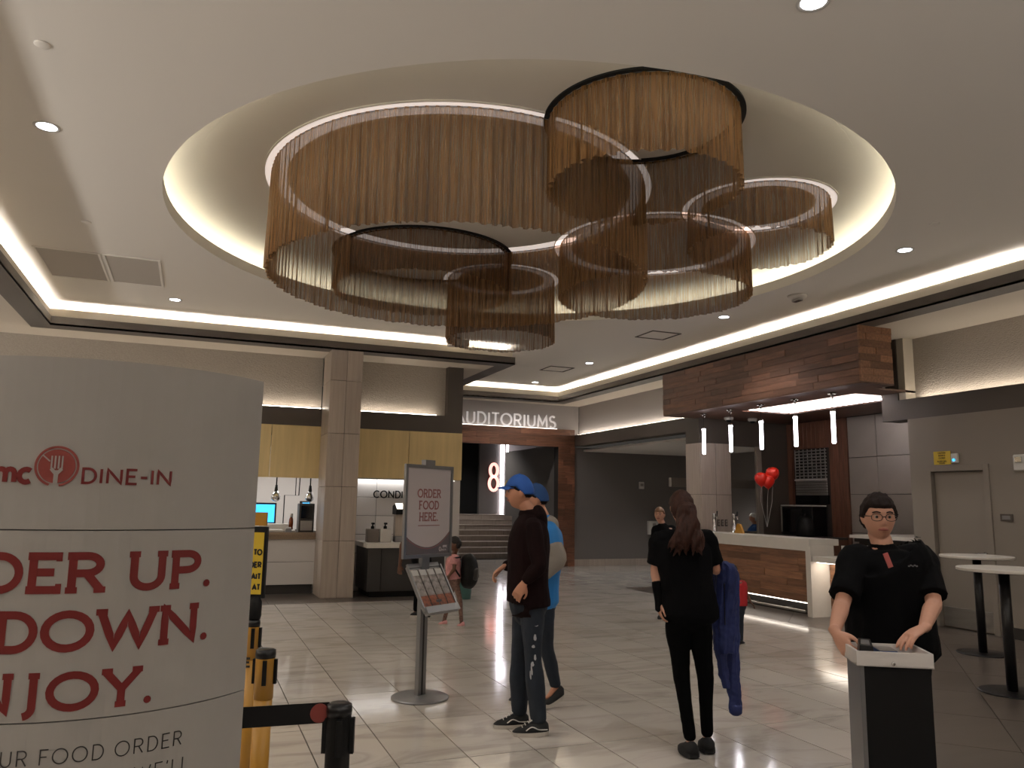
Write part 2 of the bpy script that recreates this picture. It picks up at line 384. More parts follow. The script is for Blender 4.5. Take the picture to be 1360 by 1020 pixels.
# floor: slab, then tiles of their own
floor = struct('floor', box(-8, -4, -.2, 14, 26, -.006), 'grout')
def inpoly(x, y): return (x < 7.86 and y < 12.74 or (x < 14 and y >= 12.74 and x > 4.2 and not (x > 7.86 and y < 13.6))) and (x - y < 0 or x < -1 or y > 7.9)
TW, TL_, gp = .46, .92, .0042
tiles = []
for i in range(-12, 30):
    x0 = .82 + TW * i
    for j in range(-5, 30):
        y0 = 4.97 + TL_ * j - 9.2 + 0
        tiles.append((x0, y0))
def clip(poly, a, b, c):                        # keep a*x+b*y<=c
    out = []
    for i in range(len(poly)):
        p, q = poly[i - 1], poly[i]; fp, fq = a * p[0] + b * p[1] - c, a * q[0] + b * q[1] - c
        if (fp <= 0) != (fq <= 0):
            t = fp / (fp - fq); out.append((p[0] + (q[0] - p[0]) * t, p[1] + (q[1] - p[1]) * t))
        if fq <= 0: out.append(q)
    return out
def proj(p):
    d = CR.transposed() @ (V(p) - V((0, 0, CAMH)))
    return (680 + FPX * d.x / d.z, 510 - FPX * d.y / d.z, d.z) if d.z > .1 else None
regions = [[(1, 0, 7.86), (0, 1, 12.74), (0, -1, -7.9)], [(1, -1, 0), (0, 1, 7.9), (1, 0, 7.86)], [(0, -1, -12.74), (0, 1, 13.6), (1, 0, 7.86), (-1, 0, -4.2)], [(0, -1, -13.6), (0, 1, 21.0), (-1, 0, -4.2), (1, 0, 13.6)]]
pieces = []
full = {}
for x0, y0 in tiles:
    for reg in regions:
        p = [(x0 + gp, y0 + gp), (x0 + TW - gp, y0 + gp), (x0 + TW - gp, y0 + TL_ - gp), (x0 + gp, y0 + TL_ - gp)]
        for r in reg: p = clip(p, *r) if len(p) > 2 else p
        if len(p) < 3: continue
        ar = abs(sum(p[i - 1][0] * p[i][1] - p[i][0] * p[i - 1][1] for i in range(len(p)))) / 2
        if ar < .004: continue
        c = V((sum(q[0] for q in p) / len(p), sum(q[1] for q in p) / len(p), 0)); s = proj(c)
        vis = s is not None and -80 < s[0] < 1440 and 600 < s[1] < 1120
        if c.y < -3: continue
        pieces.append((ar / (s[2] ** 3) if vis else 0, p, ar))
pieces.sort(key=lambda t: -t[0])
fullm = None
def tilemesh(p, c, z0=-.006, z1=0.):
    b = MB(); b.prism([(q[0] - c.x, q[1] - c.y, z0) for q in p], z1 - z0)
    return b
rest = MB()
for k, (sc_, p, ar) in enumerate(pieces):
    if k < 290 and sc_ > 0:
        isfull = abs(ar - (TW - 2 * gp) * (TL_ - 2 * gp)) < 1e-4
        c = V((sum(q[0] for q in p) / len(p), sum(q[1] for q in p) / len(p), 0))
        if isfull and fullm:
            o = bpy.data.objects.new('floor_tile', fullm); COL.objects.link(o); o.parent = floor; o.location = c
        else:
            o = tilemesh(p, c).build('floor_tile', 'floor', None); o.parent = floor; o.location = c
            if isfull: fullm = o.data
    else: rest.prism([(q[0], q[1], -.006) for q in p], .006)
ro = rest.build('floor_tile_field', 'floor', floor); ro['kind'] = 'stuff'
# dark tiles, laid on the diagonal by the bar and straight along the counters
dk = 0; drest = MB()
dregs = [[(-1, 0, -7.86), (0, -1, -7.9), (0, 1, 13.6)], [(-1, 1, 0), (0, 1, 7.9), (0, -1, 3.0)]]
cand = []
c45 = math.cos(PI / 4)
for i in range(-30, 40):
    for j in range(-20, 30):
        # tiles along direction (1,1): u = (x+y)/sqrt2, v = (x-y)/sqrt2
        u0, v0 = i * .92, 1.0 + j * .92
        q = [(u0 + .003, v0 + .003), (u0 + .917, v0 + .003), (u0 + .917, v0 + .917), (u0 + .003, v0 + .917)]
        base = [((u + v) * c45, (u - v) * c45) for u, v in q][::-1]
        for reg in dregs:
            p = base
            for r in reg: p = clip(p, *r) if len(p) > 2 else p
            p = clip(p, 1, 0, 13) if len(p) > 2 else p
            if len(p) < 3: continue
            ar = abs(sum(p[k - 1][0] * p[k][1] - p[k][0] * p[k - 1][1] for k in range(len(p)))) / 2
            c = V((sum(a[0] for a in p) / len(p), sum(a[1] for a in p) / len(p), 0)); s = proj(c)
            if ar < .01: continue
            if s is None or not (500 < s[0] < 1500 and 600 < s[1] < 1200): drest.prism([(a[0], a[1], -.006) for a in p], .006); continue
            o = tilemesh(p, c).build('dark_floor_tile', 'dtile', None); o.parent = floor; o.location = c
for i in range(16):
    x0 = -8 + i * .92
    if x0 + .92 > 4.2: break
    o = tilemesh([(x0 + .003, 12.745), (x0 + .917, 12.745), (x0 + .917, 14.2), (x0 + .003, 14.2)], V((x0 + .46, 13.47, 0))).build('dark_floor_tile', 'dtile', None)
    o.parent = floor; o.location = (x0 + .46, 13.47, 0)
o = drest.build('dark_tile_field', 'dtile', floor); o['kind'] = 'stuff'

# ceiling with the round opening
def disc_hole(x0, y0, x1, y1, c, r, z, k=128):
    mb = MB(); b = mb.b
    o = [b.verts.new((x, y, z)) for x, y in ((x0, y0), (x1, y0), (x1, y1), (x0, y1))]
    h = [b.verts.new((c.x + r * math.cos(2 * PI * i / k), c.y + r * math.sin(2 * PI * i / k), z)) for i in range(k)]
    es = [b.edges.new((o[i], o[(i + 1) % 4])) for i in range(4)] + [b.edges.new((h[i], h[(i + 1) % k])) for i in range(k)]
    bmesh.ops.triangle_fill(b, use_beauty=True, use_dissolve=False, edges=es)
    return mb
ceiling = struct('ceiling', disc_hole(-2.6, -3.4, 9.7, 18.3, DC, DR, ZC), 'ceil')
# closed backing above everything so that no outside light enters
struct('trim_1', box(-8.2, -4.2, 5.3, 14.2, 26.2, 5.4), 'ceil')
K = 128
def spin(prof, name, m, parent=None, st=True):  # prof [(r, z)] around the recess centre
    mb = MB()
    mb.rings([[(DC.x + r * math.cos(2 * PI * i / K), DC.y + r * math.sin(2 * PI * i / K), z) for i in range(K)] for r, z in prof], caps=False)
    me = mb.build(name, m, parent, smooth=False)
    return me
rec = spin([(DR, ZC), (DR, 4.63), (DR + .05, 4.63), (DR + .05, 4.58), (DR + .30, 4.58)], 'recess_lip', 'ceil', ceiling)
prof = [(DR + .30, 4.58), (DR + .30, 4.66)] + [(DR + .30 - .62 * (1 - math.cos(a)), 4.66 + .19 * math.sin(a)) for a in [PI / 2 * i / 10 for i in range(1, 11)]]
cv = spin(prof, 'recess_cove', 'dome', ceiling); cv.data.polygons.foreach_set('use_smooth', [True] * len(cv.data.polygons))
mb = MB(); mb.lathe([(3.49, ZD - .002), (3.49, ZD + .03)], (DC.x, DC.y, 0), 96); mb.build('recess_plane', 'dome', ceiling)
spin([(DR + .10, 4.585), (DR + .10, 4.615), (DR + .15, 4.615), (DR + .15, 4.585)], 'light_strip', 'domeled', ceiling)
# tray edge
tr = plain('trim_2')
sweep([(0.3, ZS - .001), (0, ZS - .001), (0, 4.27), (.04, 4.27)]).build('fascia', 'dark', tr)
sweep([(.04, 4.27), (.04, 4.395), (.08, 4.395), (.08, 4.34), (.32, 4.34), (.32, ZC + .01)]).build('cove', 'beige', tr)
sweep([(.12, 4.34), (.12, 4.36), (.17, 4.36), (.17, 4.34)]).build('light_strip', 'cove', tr)
# soffit slabs around the tray
so = MB()
for r in ((-8, -4, -2.16, 14.3), (-2.16, 13.3, 5.4, 14.3), (4.66, 14.3, 5.4, 18.55), (5.4, 17.85, 9.5, 18.55), (8.45, 5.65, 10.1, 17.85), (9.3, -4, 10.1, 5.65), (-2.16, -4, 9.3, -3)):
    so.box(r[0], r[1], ZS, r[2], r[3], ZS + .03)
struct('trim_3', so, 'soffit')

# enclosing walls out of view
struct('wall_left', box(-8.1, -4, 0, -8, 26, 5.3), 'taupe'); struct('wall_rear', box(-8, -4.1, 0, 14, -4, 5.3), 'taupe')

# ---------------- concession wall (Y = 14.1)
wb = plain('wall_back')
def panel_ledge(root, nm, x0, x1, y, z0, z1, ret):
    pass
beam = MB()
beam.box(-8, 14.1, 2.87, 2.04, 14.4, 3.19); beam.box(2.57, 14.1, 2.87, 4.66, 14.4, 3.19); beam.box(4.36, 14.1, 3.19, 4.66, 14.4, ZS); beam.box(4.5, 14.4, 0, 4.66, 18.5, ZS)
beam.build('dark_beam', 'dark', wb)
for x0, x1 in ((-8, 2.04), (2.57, 4.36)):
    box(x0, 14.27, 3.15, x1, 14.35, ZS).build('wallcovering_panel', 'paper', wb)
    box(x0 + .02, 14.17, 3.192, x1 - (.2 if x1 > 3 else .02), 14.195, 3.205).build('ledge_light', 'shelfled', wb)
gx = [-2.96, -1.9, -.9, .12, 1.2, 2.04]
for a, b in zip(gx, gx[1:]): sbox('brass_panel', 'gold', wb, a + .004, 14.09, 1.96, b - .004, 14.12, 2.87)
for a, b in ((2.57, 3.64), (3.64, 4.67)): sbox('brass_panel', 'gold', wb, a + .004, 14.09, 1.99, b - .004, 14.12, 2.87)
# white tile wall behind the condiments
box(2.5, 14.24, 0, 4.5, 14.3, 2.0).build('wall_core', 'blackgrout', wb)
zz = [.05, .45, .85, 1.17, 1.37, 1.6, 1.83, 1.99]
zz = [0, .33, .66, .99, 1.32, 1.65, 1.98]
for i in range(len(zz) - 1):
    for xa, xb in ((2.58, 3.10), (3.10, 3.62), (3.62, 4.14), (4.14, 4.655)):
        sbox('wall_tile', 'white', wb, xa + .003, 14.22, zz[i] + .003, xb - .003, 14.245, zz[i + 1] - .003)
box(4.50, 14.13, 0, 4.66, 14.24, 1.99).build('wall_return', 'white', wb)
# kitchen opening: counter wall, back wall, jambs
kw = MB(); kw.box(-3, 16.9, 0, 2.6, 17, 2.9); kw.box(-3.1, 14.1, 0, -3, 17, 2.9); kw.box(2.5, 14.3, 0, 2.57, 17, 2.9); kw.box(-3, 14.4, 2.5, 2.57, 17, 2.55); kw.box(-8, 14.1, 0, -2.96, 14.2, 2.87)
kw.build('kitchen_wall', 'white', wb)
box(-2.9, 14.12, .15, 2.02, 14.3, .9).build('counter_core', 'blackgrout', wb)
xs = [-2.76, -1.96, -1.17, -.38, .41, 1.2, 2.04]
for a, b in zip(xs, xs[1:]):
    for z0, z1 in ((.15, .53), (.53, .91)): sbox('wall_tile', 'white', wb, a + .003, 14.1, z0 + .003, b - .003, 14.125, z1 - .003)
box(-2.9, 14.13, 0, 2.02, 14.3, .15).build('toe_kick', 'blackp', wb)
# stone-look tile column
cb = plain('trim_4')
box(2.05, 13.32, 0, 2.56, 14.09, ZS).build('column_core', 'blackgrout', cb)
zs = [0, .92, 1.81, 2.70, 3.60, ZS]
for a, b in zip(zs, zs[1:]):
    for x0, x1 in ((2.035, 2.302), (2.308, 2.572)): sbox('column_tile', 'coltile', cb, x0, 13.3, a + .003, x1, 13.325, b - .003)
    for y0, y1 in ((13.33, 13.71), (13.716, 14.09)):
        sbox('column_tile', 'coltile', cb, 2.033, y0, a + .003, 2.055, y1, b - .003); sbox('column_tile', 'coltile', cb, 2.555, y0, a + .003, 2.577, y1, b - .003)

# ---------------- auditorium portal (Y = 18.5)
wp = plain('wall_portal')
box(4.66, 18.5, 3.2, 9.35, 18.7, ZS + .1).build('upper_wall', 'lilac', wp)
box(9.2, 18.5, 0, 13, 18.6, 3.05).build('lower_wall', 'grey', wp)
box(4.66, 18.5, 0, 6.0, 18.7, 3.3).build('side_wall', 'grey', wp)
box(4.66, 18.44, 3.04, 9.2, 18.52, 3.5).build('header_core', 'blackgrout', wp)
def planks(parent, m, plane, fixed, th, a0, a1, z0, z1, rowh, lmin, lmax, sign=1, seed=1, gap_=.0025):
    r = random.Random(seed); z = z0
    while z < z1 - .01:
        zt = min(z + rowh, z1); a = a0 - r.uniform(0, lmax * .7)
        while a < a1:
            L = r.choice((lmin, (lmin + lmax) / 2, lmax)); b0, b1 = max(a, a0), min(a + L, a1); a += L
            if b1 - b0 < .03: continue
            t = th + (0, .003, .006)[r.randrange(3)]
            lo, hi = (fixed - t, fixed) if sign < 0 else (fixed, fixed + t)
            if plane == 'x': sbox('wood_plank', m, parent, lo, b0 + gap_ / 2, z + gap_ / 2, hi, b1 - gap_ / 2, zt - gap_ / 2, .001)
            else: sbox('wood_plank', m, parent, b0 + gap_ / 2, lo, z + gap_ / 2, b1 - gap_ / 2, hi, zt - gap_ / 2, .001)
        z = zt
planks(wp, 'walnut_x', 'y', 18.44, .02, 4.66, 9.2, 3.04, 3.5, .1535, .6, 1.4, -1, 3)
box(8.74, 18.44, 0, 9.2, 18.7, 3.04).build('pillar_core', 'blackgrout', wp)
planks(wp, 'walnut_x', 'y', 18.44, .02, 8.73, 9.205, 0, 3.04, .16, .48, .5, -1, 5)
bt = [9.2 + .46 * i for i in range(9)]
for a, b in zip(bt, bt[1:]): sbox('base_tile', 'coltile', wp, a + .003, 18.48, 0, b - .003, 18.5, .17)
# corridor behind the portal
cdr = MB(); cdr.box(8.75, 18.7, 0, 8.85, 21.6, 3.1); cdr.box(8.75, 21.6, 1.2, 8.85, 22.2, 3.1)
cdr.box(4.8, 24.9, 0, 11, 25, 4.2); cdr.box(10.9, 22, 0, 11, 25, 4.2); cdr.box(9.9, 21.6, 0, 10.9, 22.2, 1.2)
cdr.build('corridor_wall', 'grey', wp)
box(4.66, 18.7, 3.05, 11, 25, 3.12).build('corridor_ceiling', 'grey', wp) if False else box(4.66, 18.7, 4.1, 11, 25, 4.18).build('corridor_ceiling', 'grey', wp)
box(4.7, 24.0, 0, 10.9, 24.9, 1.2).build('landing', 'coltile', wp)
st = plain('trim_5')
for k in range(8):
    y = 21.3 + .34 * k
    box(5.0, y + .02, 0, 9.9, y + .34 if k < 7 else 24.0, .15 * (k + 1) - .01).build('step_core', 'blackgrout', st)
    x = 5.0 - .35 * (k % 2)
    while x < 9.9:
        x0, x1 = max(x, 5.0), min(x + .78, 9.9)
        if x1 - x0 > .05:
            sbox('step_tile', 'coltile', st, x0 + .004, y, .15 * k + .002, x1 - .004, y + .02, .15 * (k + 1) - .012)
            sbox('step_tread', 'coltile', st, x0 + .004, y - .01, .15 * (k + 1) - .012, x1 - .004, y + .35, .15 * (k + 1))
        x += .78

# ---------------- right side: long ledge beam (X = 9.2), passage and bar alcove
wr = plain('wall_right')
box(9.2, 13.4, 3.07, 9.5, 18.45, 3.36).build('dark_beam', 'dark', wr)
box(9.36, 13.0, 3.3, 9.45, 18.5, ZS).build('upper_wall', 'lilac', wr)
box(9.27, 13.1, 3.362, 9.295, 18.4, 3.375).build('ledge_light', 'shelfled', wr)
box(9.5, 13.41, 2.95, 13, 18.5, 3.0).build('passage_ceiling', 'ceil', wr)
box(13, 12.9, 0, 13.1, 18.6, 3.0).build('passage_end_wall', 'grey', wr)
# bar column, back wall of the bar with its opening
box(9.22, 12.92, 0, 9.9, 13.4, 2.82).build('column_core', 'blackgrout', wr)
for z0, z1 in ((0, .92), (.92, 1.81), (1.81, 2.82)):
    for x0, x1 in ((9.2, 9.545), (9.555, 9.91)): sbox('column_tile', 'coltile', wr, x0, 12.9, z0 + .003, x1, 12.925, z1 - .003)
    sbox('column_tile', 'coltile', wr, 9.195, 12.93, z0 + .003, 9.222, 13.4, z1 - .003)
bw = MB(); bw.box(9.2, 12.95, 2.82, 9.95, 13.4, 3.4); bw.box(9.95, 13.05, 2.80, 10.70, 13.15, 3.4); bw.box(10.70, 13.05, 0, 11.6, 13.15, 3.4)
bw.build('bar_back_wall', 'dark', wr)
box(10.62, 12.98, 1.0, 10.74, 13.05, 2.8).build('opening_jamb', 'taupe', wr)
box(9.9, 15.0, 2.0, 12.9, 15.1, 2.2).build('passage_header', 'taupe', wr)
box(9.9, 13.05, 0, 10.70, 13.12, 1.1).build('half_wall', 'dark', wr)
# alcove right-hand wall (X = 11.5)
aw = MB(); aw.box(11.52, 8.2, 0, 11.6, 13.05, 3.6); aw.box(9.8, 8.35, 0, 11.6, 8.45, 3.12)
aw.build('bar_side_wall', 'blackgrout', wr)
for y0, y1 in ((8.46, 9.24), (9.24, 10.0), (10.0, 10.75), (10.75, 11.42)):
    for z0, z1 in ((.45, 1.14), (1.14, 1.845), (1.845, 2.53), (2.53, 3.3)): sbox('metal_panel', 'panelgrey', wr, 11.49, y0 + .004, z0 + .004, 11.52, y1 - .004, z1 - .004)
y = 11.42
while y < 13.04:
    y1 = min(y + .115, 13.05)
    if y1 <= 11.96 or y >= 12.85: sbox('wood_strip', 'walnut_z', wr, 11.46, y + .002, .9, 11.52, y1 - .002, 3.3)
    else: sbox('wood_strip', 'walnut_z', wr, 11.46, y + .002, 2.76, 11.52, y1 - .002, 3.3)
    y += .115
# bulkhead over the bar with its lit ceiling tray
bk = plain('trim_6')
bc = MB(); bc.box(8.49, 8.14, 3.34, 9.05, 13.05, ZS - .002); bc.build('bulkhead_core', 'blackgrout', bk)
planks(bk, 'walnut_y', 'x', 8.49, .03, 8.13, 13.07, 3.33, ZS, .1, .45, 1.3, -1, 11)
planks(bk, 'oak_y', 'y', 8.14, .03, 8.455, 9.06, 3.33, ZS, .1, .3, .62, -1, 12)
sf = MB()
TX0, TX1, TY0, TY1 = 9.2, 10.28, 8.95, 11.62
for r in ((8.46, 8.11, 9.06, 13.06), (9.06, 8.45, TX0, 13.06), (TX1, 8.45, 11.5, 13.06), (TX0, TY1, TX1, 13.06), (TX0, 8.5, TX1, TY0)): sf.box(r[0], r[1], 3.31, r[2], r[3], 3.34)
sf.build('bulkhead_underside', 'walnut_y', bk)
tb = MB(); tb.box(TX0 - .1, TY0 - .1, 3.55, TX1 + .1, TY1 + .1, 3.57)
for r in ((TX0 - .1, TY0 - .1, TX0 - .08, TY1 + .1), (TX1 + .08, TY0 - .1, TX1 + .1, TY1 + .1), (TX0 - .1, TY0 - .1, TX1 + .1, TY0 - .08), (TX0 - .1, TY1 + .08, TX1 + .1, TY1 + .1)): tb.box(r[0], r[1], 3.34, r[2], r[3], 3.55)
tb.build('tray_lining', 'ceil', bk)
tl = MB()
for r in ((TX1 + .02, TY0, TX1 + .05, TY1), (TX0, TY1 + .02, TX1, TY1 + .05), (TX0 - .05, TY0, TX0 - .02, TY1)): tl.box(r[0], r[1], 3.345, r[2], r[3], 3.365)
tl.build('light_strip', 'alcled', bk)
# door wall (X = 9.7)
wd = plain('wall_door')
dm = MB(); dm.box(9.7, 8.13 + .04, 0, 9.8, 8.48, 2.9); dm.box(9.7, -4, 0, 9.8, 7.29, 2.9); dm.box(9.7, 7.29, 2.17, 9.8, 8.17, 2.9); dm.box(9.8, -4, 0, 9.85, 8.4, 2.9)
dm.build('wall_face', 'taupe', wd)
db = MB(); db.box(9.7, -4, 2.9, 10.05, 8.93, 3.2); db.box(9.7, 8.62, 3.2, 10.05, 8.93, ZS); db.build('dark_beam', 'dark', wd)
box(9.72, 8.5, 3.2, 10.0, 8.62, ZS).build('panel_return', 'beige', wd)
box(9.92, -4, 3.15, 10.0, 8.5, ZS).build('wallcovering_panel', 'paper', wd)
box(9.82, -3.5, 3.202, 9.85, 8.4, 3.215).build('ledge_light', 'shelfled', wd)
box(9.685, -4, 0, 9.7, 7.22, .14).build('base_board', 'blackp', wd); box(9.685, 8.25, 0, 9.7, 8.48, .14).build('base_board', 'blackp', wd)
dr = plain('door_1')
sbox('door_leaf', 'taupe', dr, 9.745, 7.34, .01, 9.785, 8.12, 2.11)
for r in ((7.25, 0, 7.33, 2.2), (8.13, 0, 8.21, 2.2)): sbox('door_frame', 'taupe', dr, 9.68, r[0], r[1], 9.80, r[2], r[3])
sbox('door_frame', 'taupe', dr, 9.68, 7.33, 2.12, 9.80, 8.13, 2.2)
sbox('kick_plate', 'steel', dr, 9.738, 7.36, .02, 9.746, 8.10, .28)
hd = MB(); hd.lathe([(.028, 0), (.028, .012), (.012, .014), (.012, .05)], (9.745, 7.42, 1.02), 14, (-1, 0, 0)); hd.tube([(9.70, 7.42, 1.02), (9.695, 7.47, 1.02), (9.698, 7.53, 1.018)], .010)
hd.build('door_handle', 'chrome', dr, True)

# ================================================================ CEILING THINGS
def downlight(x, y, z, label, power=None, r=.085, vis=True):
    t = thing('downlight', label, 'ceiling light', (x, y, z), 'recessed downlights')
    tr_ = MB(); tr_.rings([[(x + q * math.cos(2 * PI * i / 28), y + q * math.sin(2 * PI * i / 28), z + h_) for i in range(28)] for q, h_ in ((r - .012, 0), (r - .012, -.004), (r + .012, -.006), (r + .014, 0))], caps=False); tr_.build('trim_ring', 'offw', t, True)
    MB().lathe([(r - .013, -.003), (r - .013, .0)], (x, y, z), 24).build('lens', 'downled', t)
    ld = bpy.data.lights.new('downlight_lamp', 'SPOT'); ld.energy = power or DOWNW; ld.spot_size = 2.2; ld.spot_blend = .6; ld.shadow_soft_size = .07
    ld.color = (1, .965, .94)
    lo = bpy.data.objects.new('downlight_lamp', ld); COL.objects.link(lo); lo.parent = t; lo.location = (0, 0, -.03)
    return t
DOWNW = 60
for x, y, lb in ((-1.28, 6.84, 'bright round downlight in ceiling above the left end of the white board'), (3.14, 3.22, 'round downlight cut off by the top edge, right of centre'),
                 (-.44, 12.4, 'small downlight between square grilles and big ceiling ring'), (7.30, 6.28, 'downlight in ceiling right of the round recess'),
                 (7.47, 9.8, 'downlight in ceiling below the right edge of the chain curtains'), (7.5, 14.35, 'downlight near ceiling hatch above the auditorium lettering'),
                 (7.56, 17.3, 'farthest downlight, just above the corner of the light cove')):
    downlight(x, y, ZC, lb)
for x, y in ((-1.3, 2.0), (3.1, -.8), (7.3, 2.2), (-1.3, -1.6), (7.3, -1.5)):
    downlight(x, y, ZC, 'recessed downlight in the ceiling behind the viewer')
downlight(11.2, 15.6, 2.95, 'small downlight in low passage ceiling behind bar column', 60)
downlight(7.6, 22.4, 4.1, 'downlight over the landing above the steps', 110)
for x in (-1.2, .6, 1.9): 
    ld = bpy.data.lights.new('kitchen_lamp', 'AREA'); ld.energy = 16; ld.size = .5; ld.color = (1, .96, .92)
    lo = bpy.data.objects.new('kitchen_lamp', ld); COL.objects.link(lo); lo.location = (x, 15.4, 2.48)
ld = bpy.data.lights.new('condiment_lamp', 'AREA'); ld.shape = 'RECTANGLE'; ld.energy = 3; ld.size = 1.9; ld.size_y = .08
lo = bpy.data.objects.new('condiment_lamp', ld); COL.objects.link(lo); lo.location = (3.6, 14.16, 1.98)

# vents, hatches, detectors
gr = thing('ceiling_grille', 'pair of flush grey square return grilles in a row, left on ceiling', 'vent', (-1.25, 11.0, ZC))
for x0, x1 in ((-1.93, -1.27), (-1.19, -.60)):
    sbox('grille_panel', 'grille', gr, x0, 10.38, ZC - .006, x1, 11.66, ZC)
    for r in ((x0 - .03, 10.35, x0, 11.69), (x1, 10.35, x1 + .03, 11.69), (x0, 10.35, x1, 10.38), (x0, 11.66, x1, 11.69)): sbox('frame', 'ceil', gr, r[0], r[1], ZC - .014, r[2], r[3], ZC)
for x, y, lb in ((7.28, 11.38, 'thin-framed square hatch in ceiling right of the chain curtains'), (7.2, 15.3, 'thin-framed square hatch in ceiling above the auditorium lettering')):
    h = thing('ceiling_hatch', lb, 'hatch', (x, y, ZC), 'square ceiling hatches')
    sbox('panel', 'ceil', h, x - .24, y - .24, ZC - .008, x + .24, y + .24, ZC)
    for r in ((x - .29, y - .29, x - .26, y + .29), (x + .26, y - .29, x + .29, y + .29), (x - .26, y - .29, x + .26, y - .26), (x - .26, y + .26, x + .26, y + .29)): sbox('frame', 'dark', h, r[0], r[1], ZC - .012, r[2], r[3], ZC)
for x, y, lb in ((-1.11, 5.53, 'flush sprinkler cap near top left corner of ceiling'), (-1.26, 9.19, 'flush sprinkler cap in ceiling left of the round recess'), (6.88, 5.54, 'flush sprinkler cap in ceiling right of the recess, above a downlight')):
    t = MB().lathe([(.05, 0), (.05, -.006), (.04, -.010)], (0, 0, 0), 20).build('sprinkler_cap', 'ceil', None, True); t.location = (x, y, ZC); tag(t, lb, 'sprinkler')
t = thing('strobe_alarm', 'white round ceiling strobe with lens right of the recess rim', 'alarm', (7.6, 8.34, ZC))
MB().lathe([(.13, 0), (.13, -.02), (.10, -.04), (.05, -.045)], (7.6, 8.34, ZC), 24).build('base', 'offw', t, True)
sbox('lens', 'chrome', t, 7.56, 8.27, ZC - .08, 7.64, 8.41, ZC - .045)
t = thing('ceiling_projector', 'small white box fixture hung at the cove behind the small chain ring', 'fixture', (4.2, 13.1, ZC))
sbox('housing', 'offw', t, 4.05, 13.02, ZC - .16, 4.4, 13.24, ZC - .04, .01); sbox('bracket', 'alu', t, 4.2, 13.1, ZC - .04, 4.26, 13.16, ZC)

# ---------------- the chain-mesh curtain rings
def ring(name, label, cx, cy, r, zb, lit, seed, chain='chain', pitch=.088, amp=.024):
    t = thing('chain_curtain', label, 'chandelier', (cx, cy, ZD), 'chain-mesh curtain rings in the round recess')
    rr = random.Random(seed); n = max(12, int(2 * PI * r / pitch)); kk = n * 8
    ph = [rr.uniform(-.9, .9) for _ in range(n + 1)]; am = [rr.uniform(.5, 1.25) for _ in range(n + 1)]; ph[n] = ph[0]; am[n] = am[0]
    ss = [rr.uniform(-.012, .012) for _ in range(n + 1)]; ss[n] = ss[0]
    mb = MB(); rows = 7
    cols = []
    for lvl in range(rows):
        f = lvl / (rows - 1); z = ZD - .012 + (zb - ZD) * f
        row = []
        for i in range(kk):
            p = i / 8; a0 = int(p); q = p - a0
            A = am[a0] * (1 - q) + am[a0 + 1] * q; s_ = ph[a0] * (1 - q) + ph[a0 + 1] * q
            rad = r + amp * A * (.45 + .65 * f) * math.sin(2 * PI * p + s_ * (.4 + f))
            th = 2 * PI * i / kk + .35 * amp * A * math.cos(2 * PI * p * 2) / r
            zz = z + (ss[a0] * (1 - q) + ss[a0 + 1] * q) * (f == 1)
            row.append((cx + rad * math.cos(th), cy + rad * math.sin(th), zz))
        cols.append(row)
    mb.rings(cols, caps=False).build('mesh_curtain', chain, t, True)
    def ann(r0, r1, z0, z1, nm, m):
        k = 96; b = MB()
        b.rings([[(cx + q * math.cos(2 * PI * i / k), cy + q * math.sin(2 * PI * i / k), z) for i in range(k)] for q, z in ((r0, z0), (r1, z0), (r1, z1), (r0, z1), (r0, z0))], caps=False)
        return b.build(nm, m, t)
    if lit:
        ann(r - .14, r + .072, ZD - .010, ZD - .001, 'light_slot', 'ringled'); ann(r + .072, r + .085, ZD - .016, ZD, 'slot_edge', 'dome')
    else: ann(r - .05, r + .05, ZD - .018, ZD - .001, 'dark_slot', 'gap')  # flat black ring stands for the shade of an unlit slot
    ann(r - .004, r + .004, ZD - .02, ZD - .010, 'track', 'alu')
    return t
ring('A', 'largest chain-mesh curtain ring, filling the left of the round recess', 2.45, 7.65, 1.94, 3.85, True, 1)
ring('B', 'tall chain-mesh curtain ring nearest the top edge, overlapping the largest', 3.35, 5.43, .80, 4.22, False, 2, pitch=.10)
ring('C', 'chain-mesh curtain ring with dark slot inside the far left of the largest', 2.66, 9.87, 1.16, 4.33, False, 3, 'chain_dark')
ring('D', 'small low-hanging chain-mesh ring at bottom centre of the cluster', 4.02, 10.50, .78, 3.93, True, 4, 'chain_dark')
ring('E', 'wide chain-mesh curtain ring right of centre, between the largest and the rightmost', 5.22, 8.25, 1.18, 4.18, True, 5)
ring('F', 'rightmost chain-mesh curtain ring in the round recess', 5.53, 6.62, .74, 4.37, True, 6, pitch=.10)

# ================================================================ FIXED LETTERS AND SIGNS
t = thing('wall_lettering', 'white raised capital letters AUDITORIUMS standing on walnut header', 'sign', (7.3, 18.4, 3.5))
total = 0; x = 8.66; W_ = 'AUDITORIUMS'
ws = .93; hgt = .33; gp_ = .06
tot = sum(G[c][0] * ws * hgt + gp_ * hgt * 2 for c in W_)
x = 8.66 - tot
for c in W_:
    mb = MB(); text(mb, c, lambda u, v, th: V((u, 18.38 - th, v)), x, 3.505, hgt, .12, ws, 0, th=.04); mb.build('letter', 'letterglow', t)
    x += G[c][0] * ws * hgt + gp_ * hgt * 2
t = thing('wall_lettering', 'black raised capital letters CONDIMENTS on white tile wall', 'sign', (3.7, 14.2, 1.64))
x = 3.04
for c in 'CONDIMENTS':
    mb = MB(); text(mb, c, lambda u, v, th: V((u, 14.21 - th, v)), x, 1.635, .14, .15, .92, 0, th=.015); mb.build('letter', 'black', t)
    x += (G[c][0] * .92 + .10) * .14
box(6.0, 18.42, 3.501, 8.68, 18.435, 3.508).build('ledge_light', 'softled', wp)
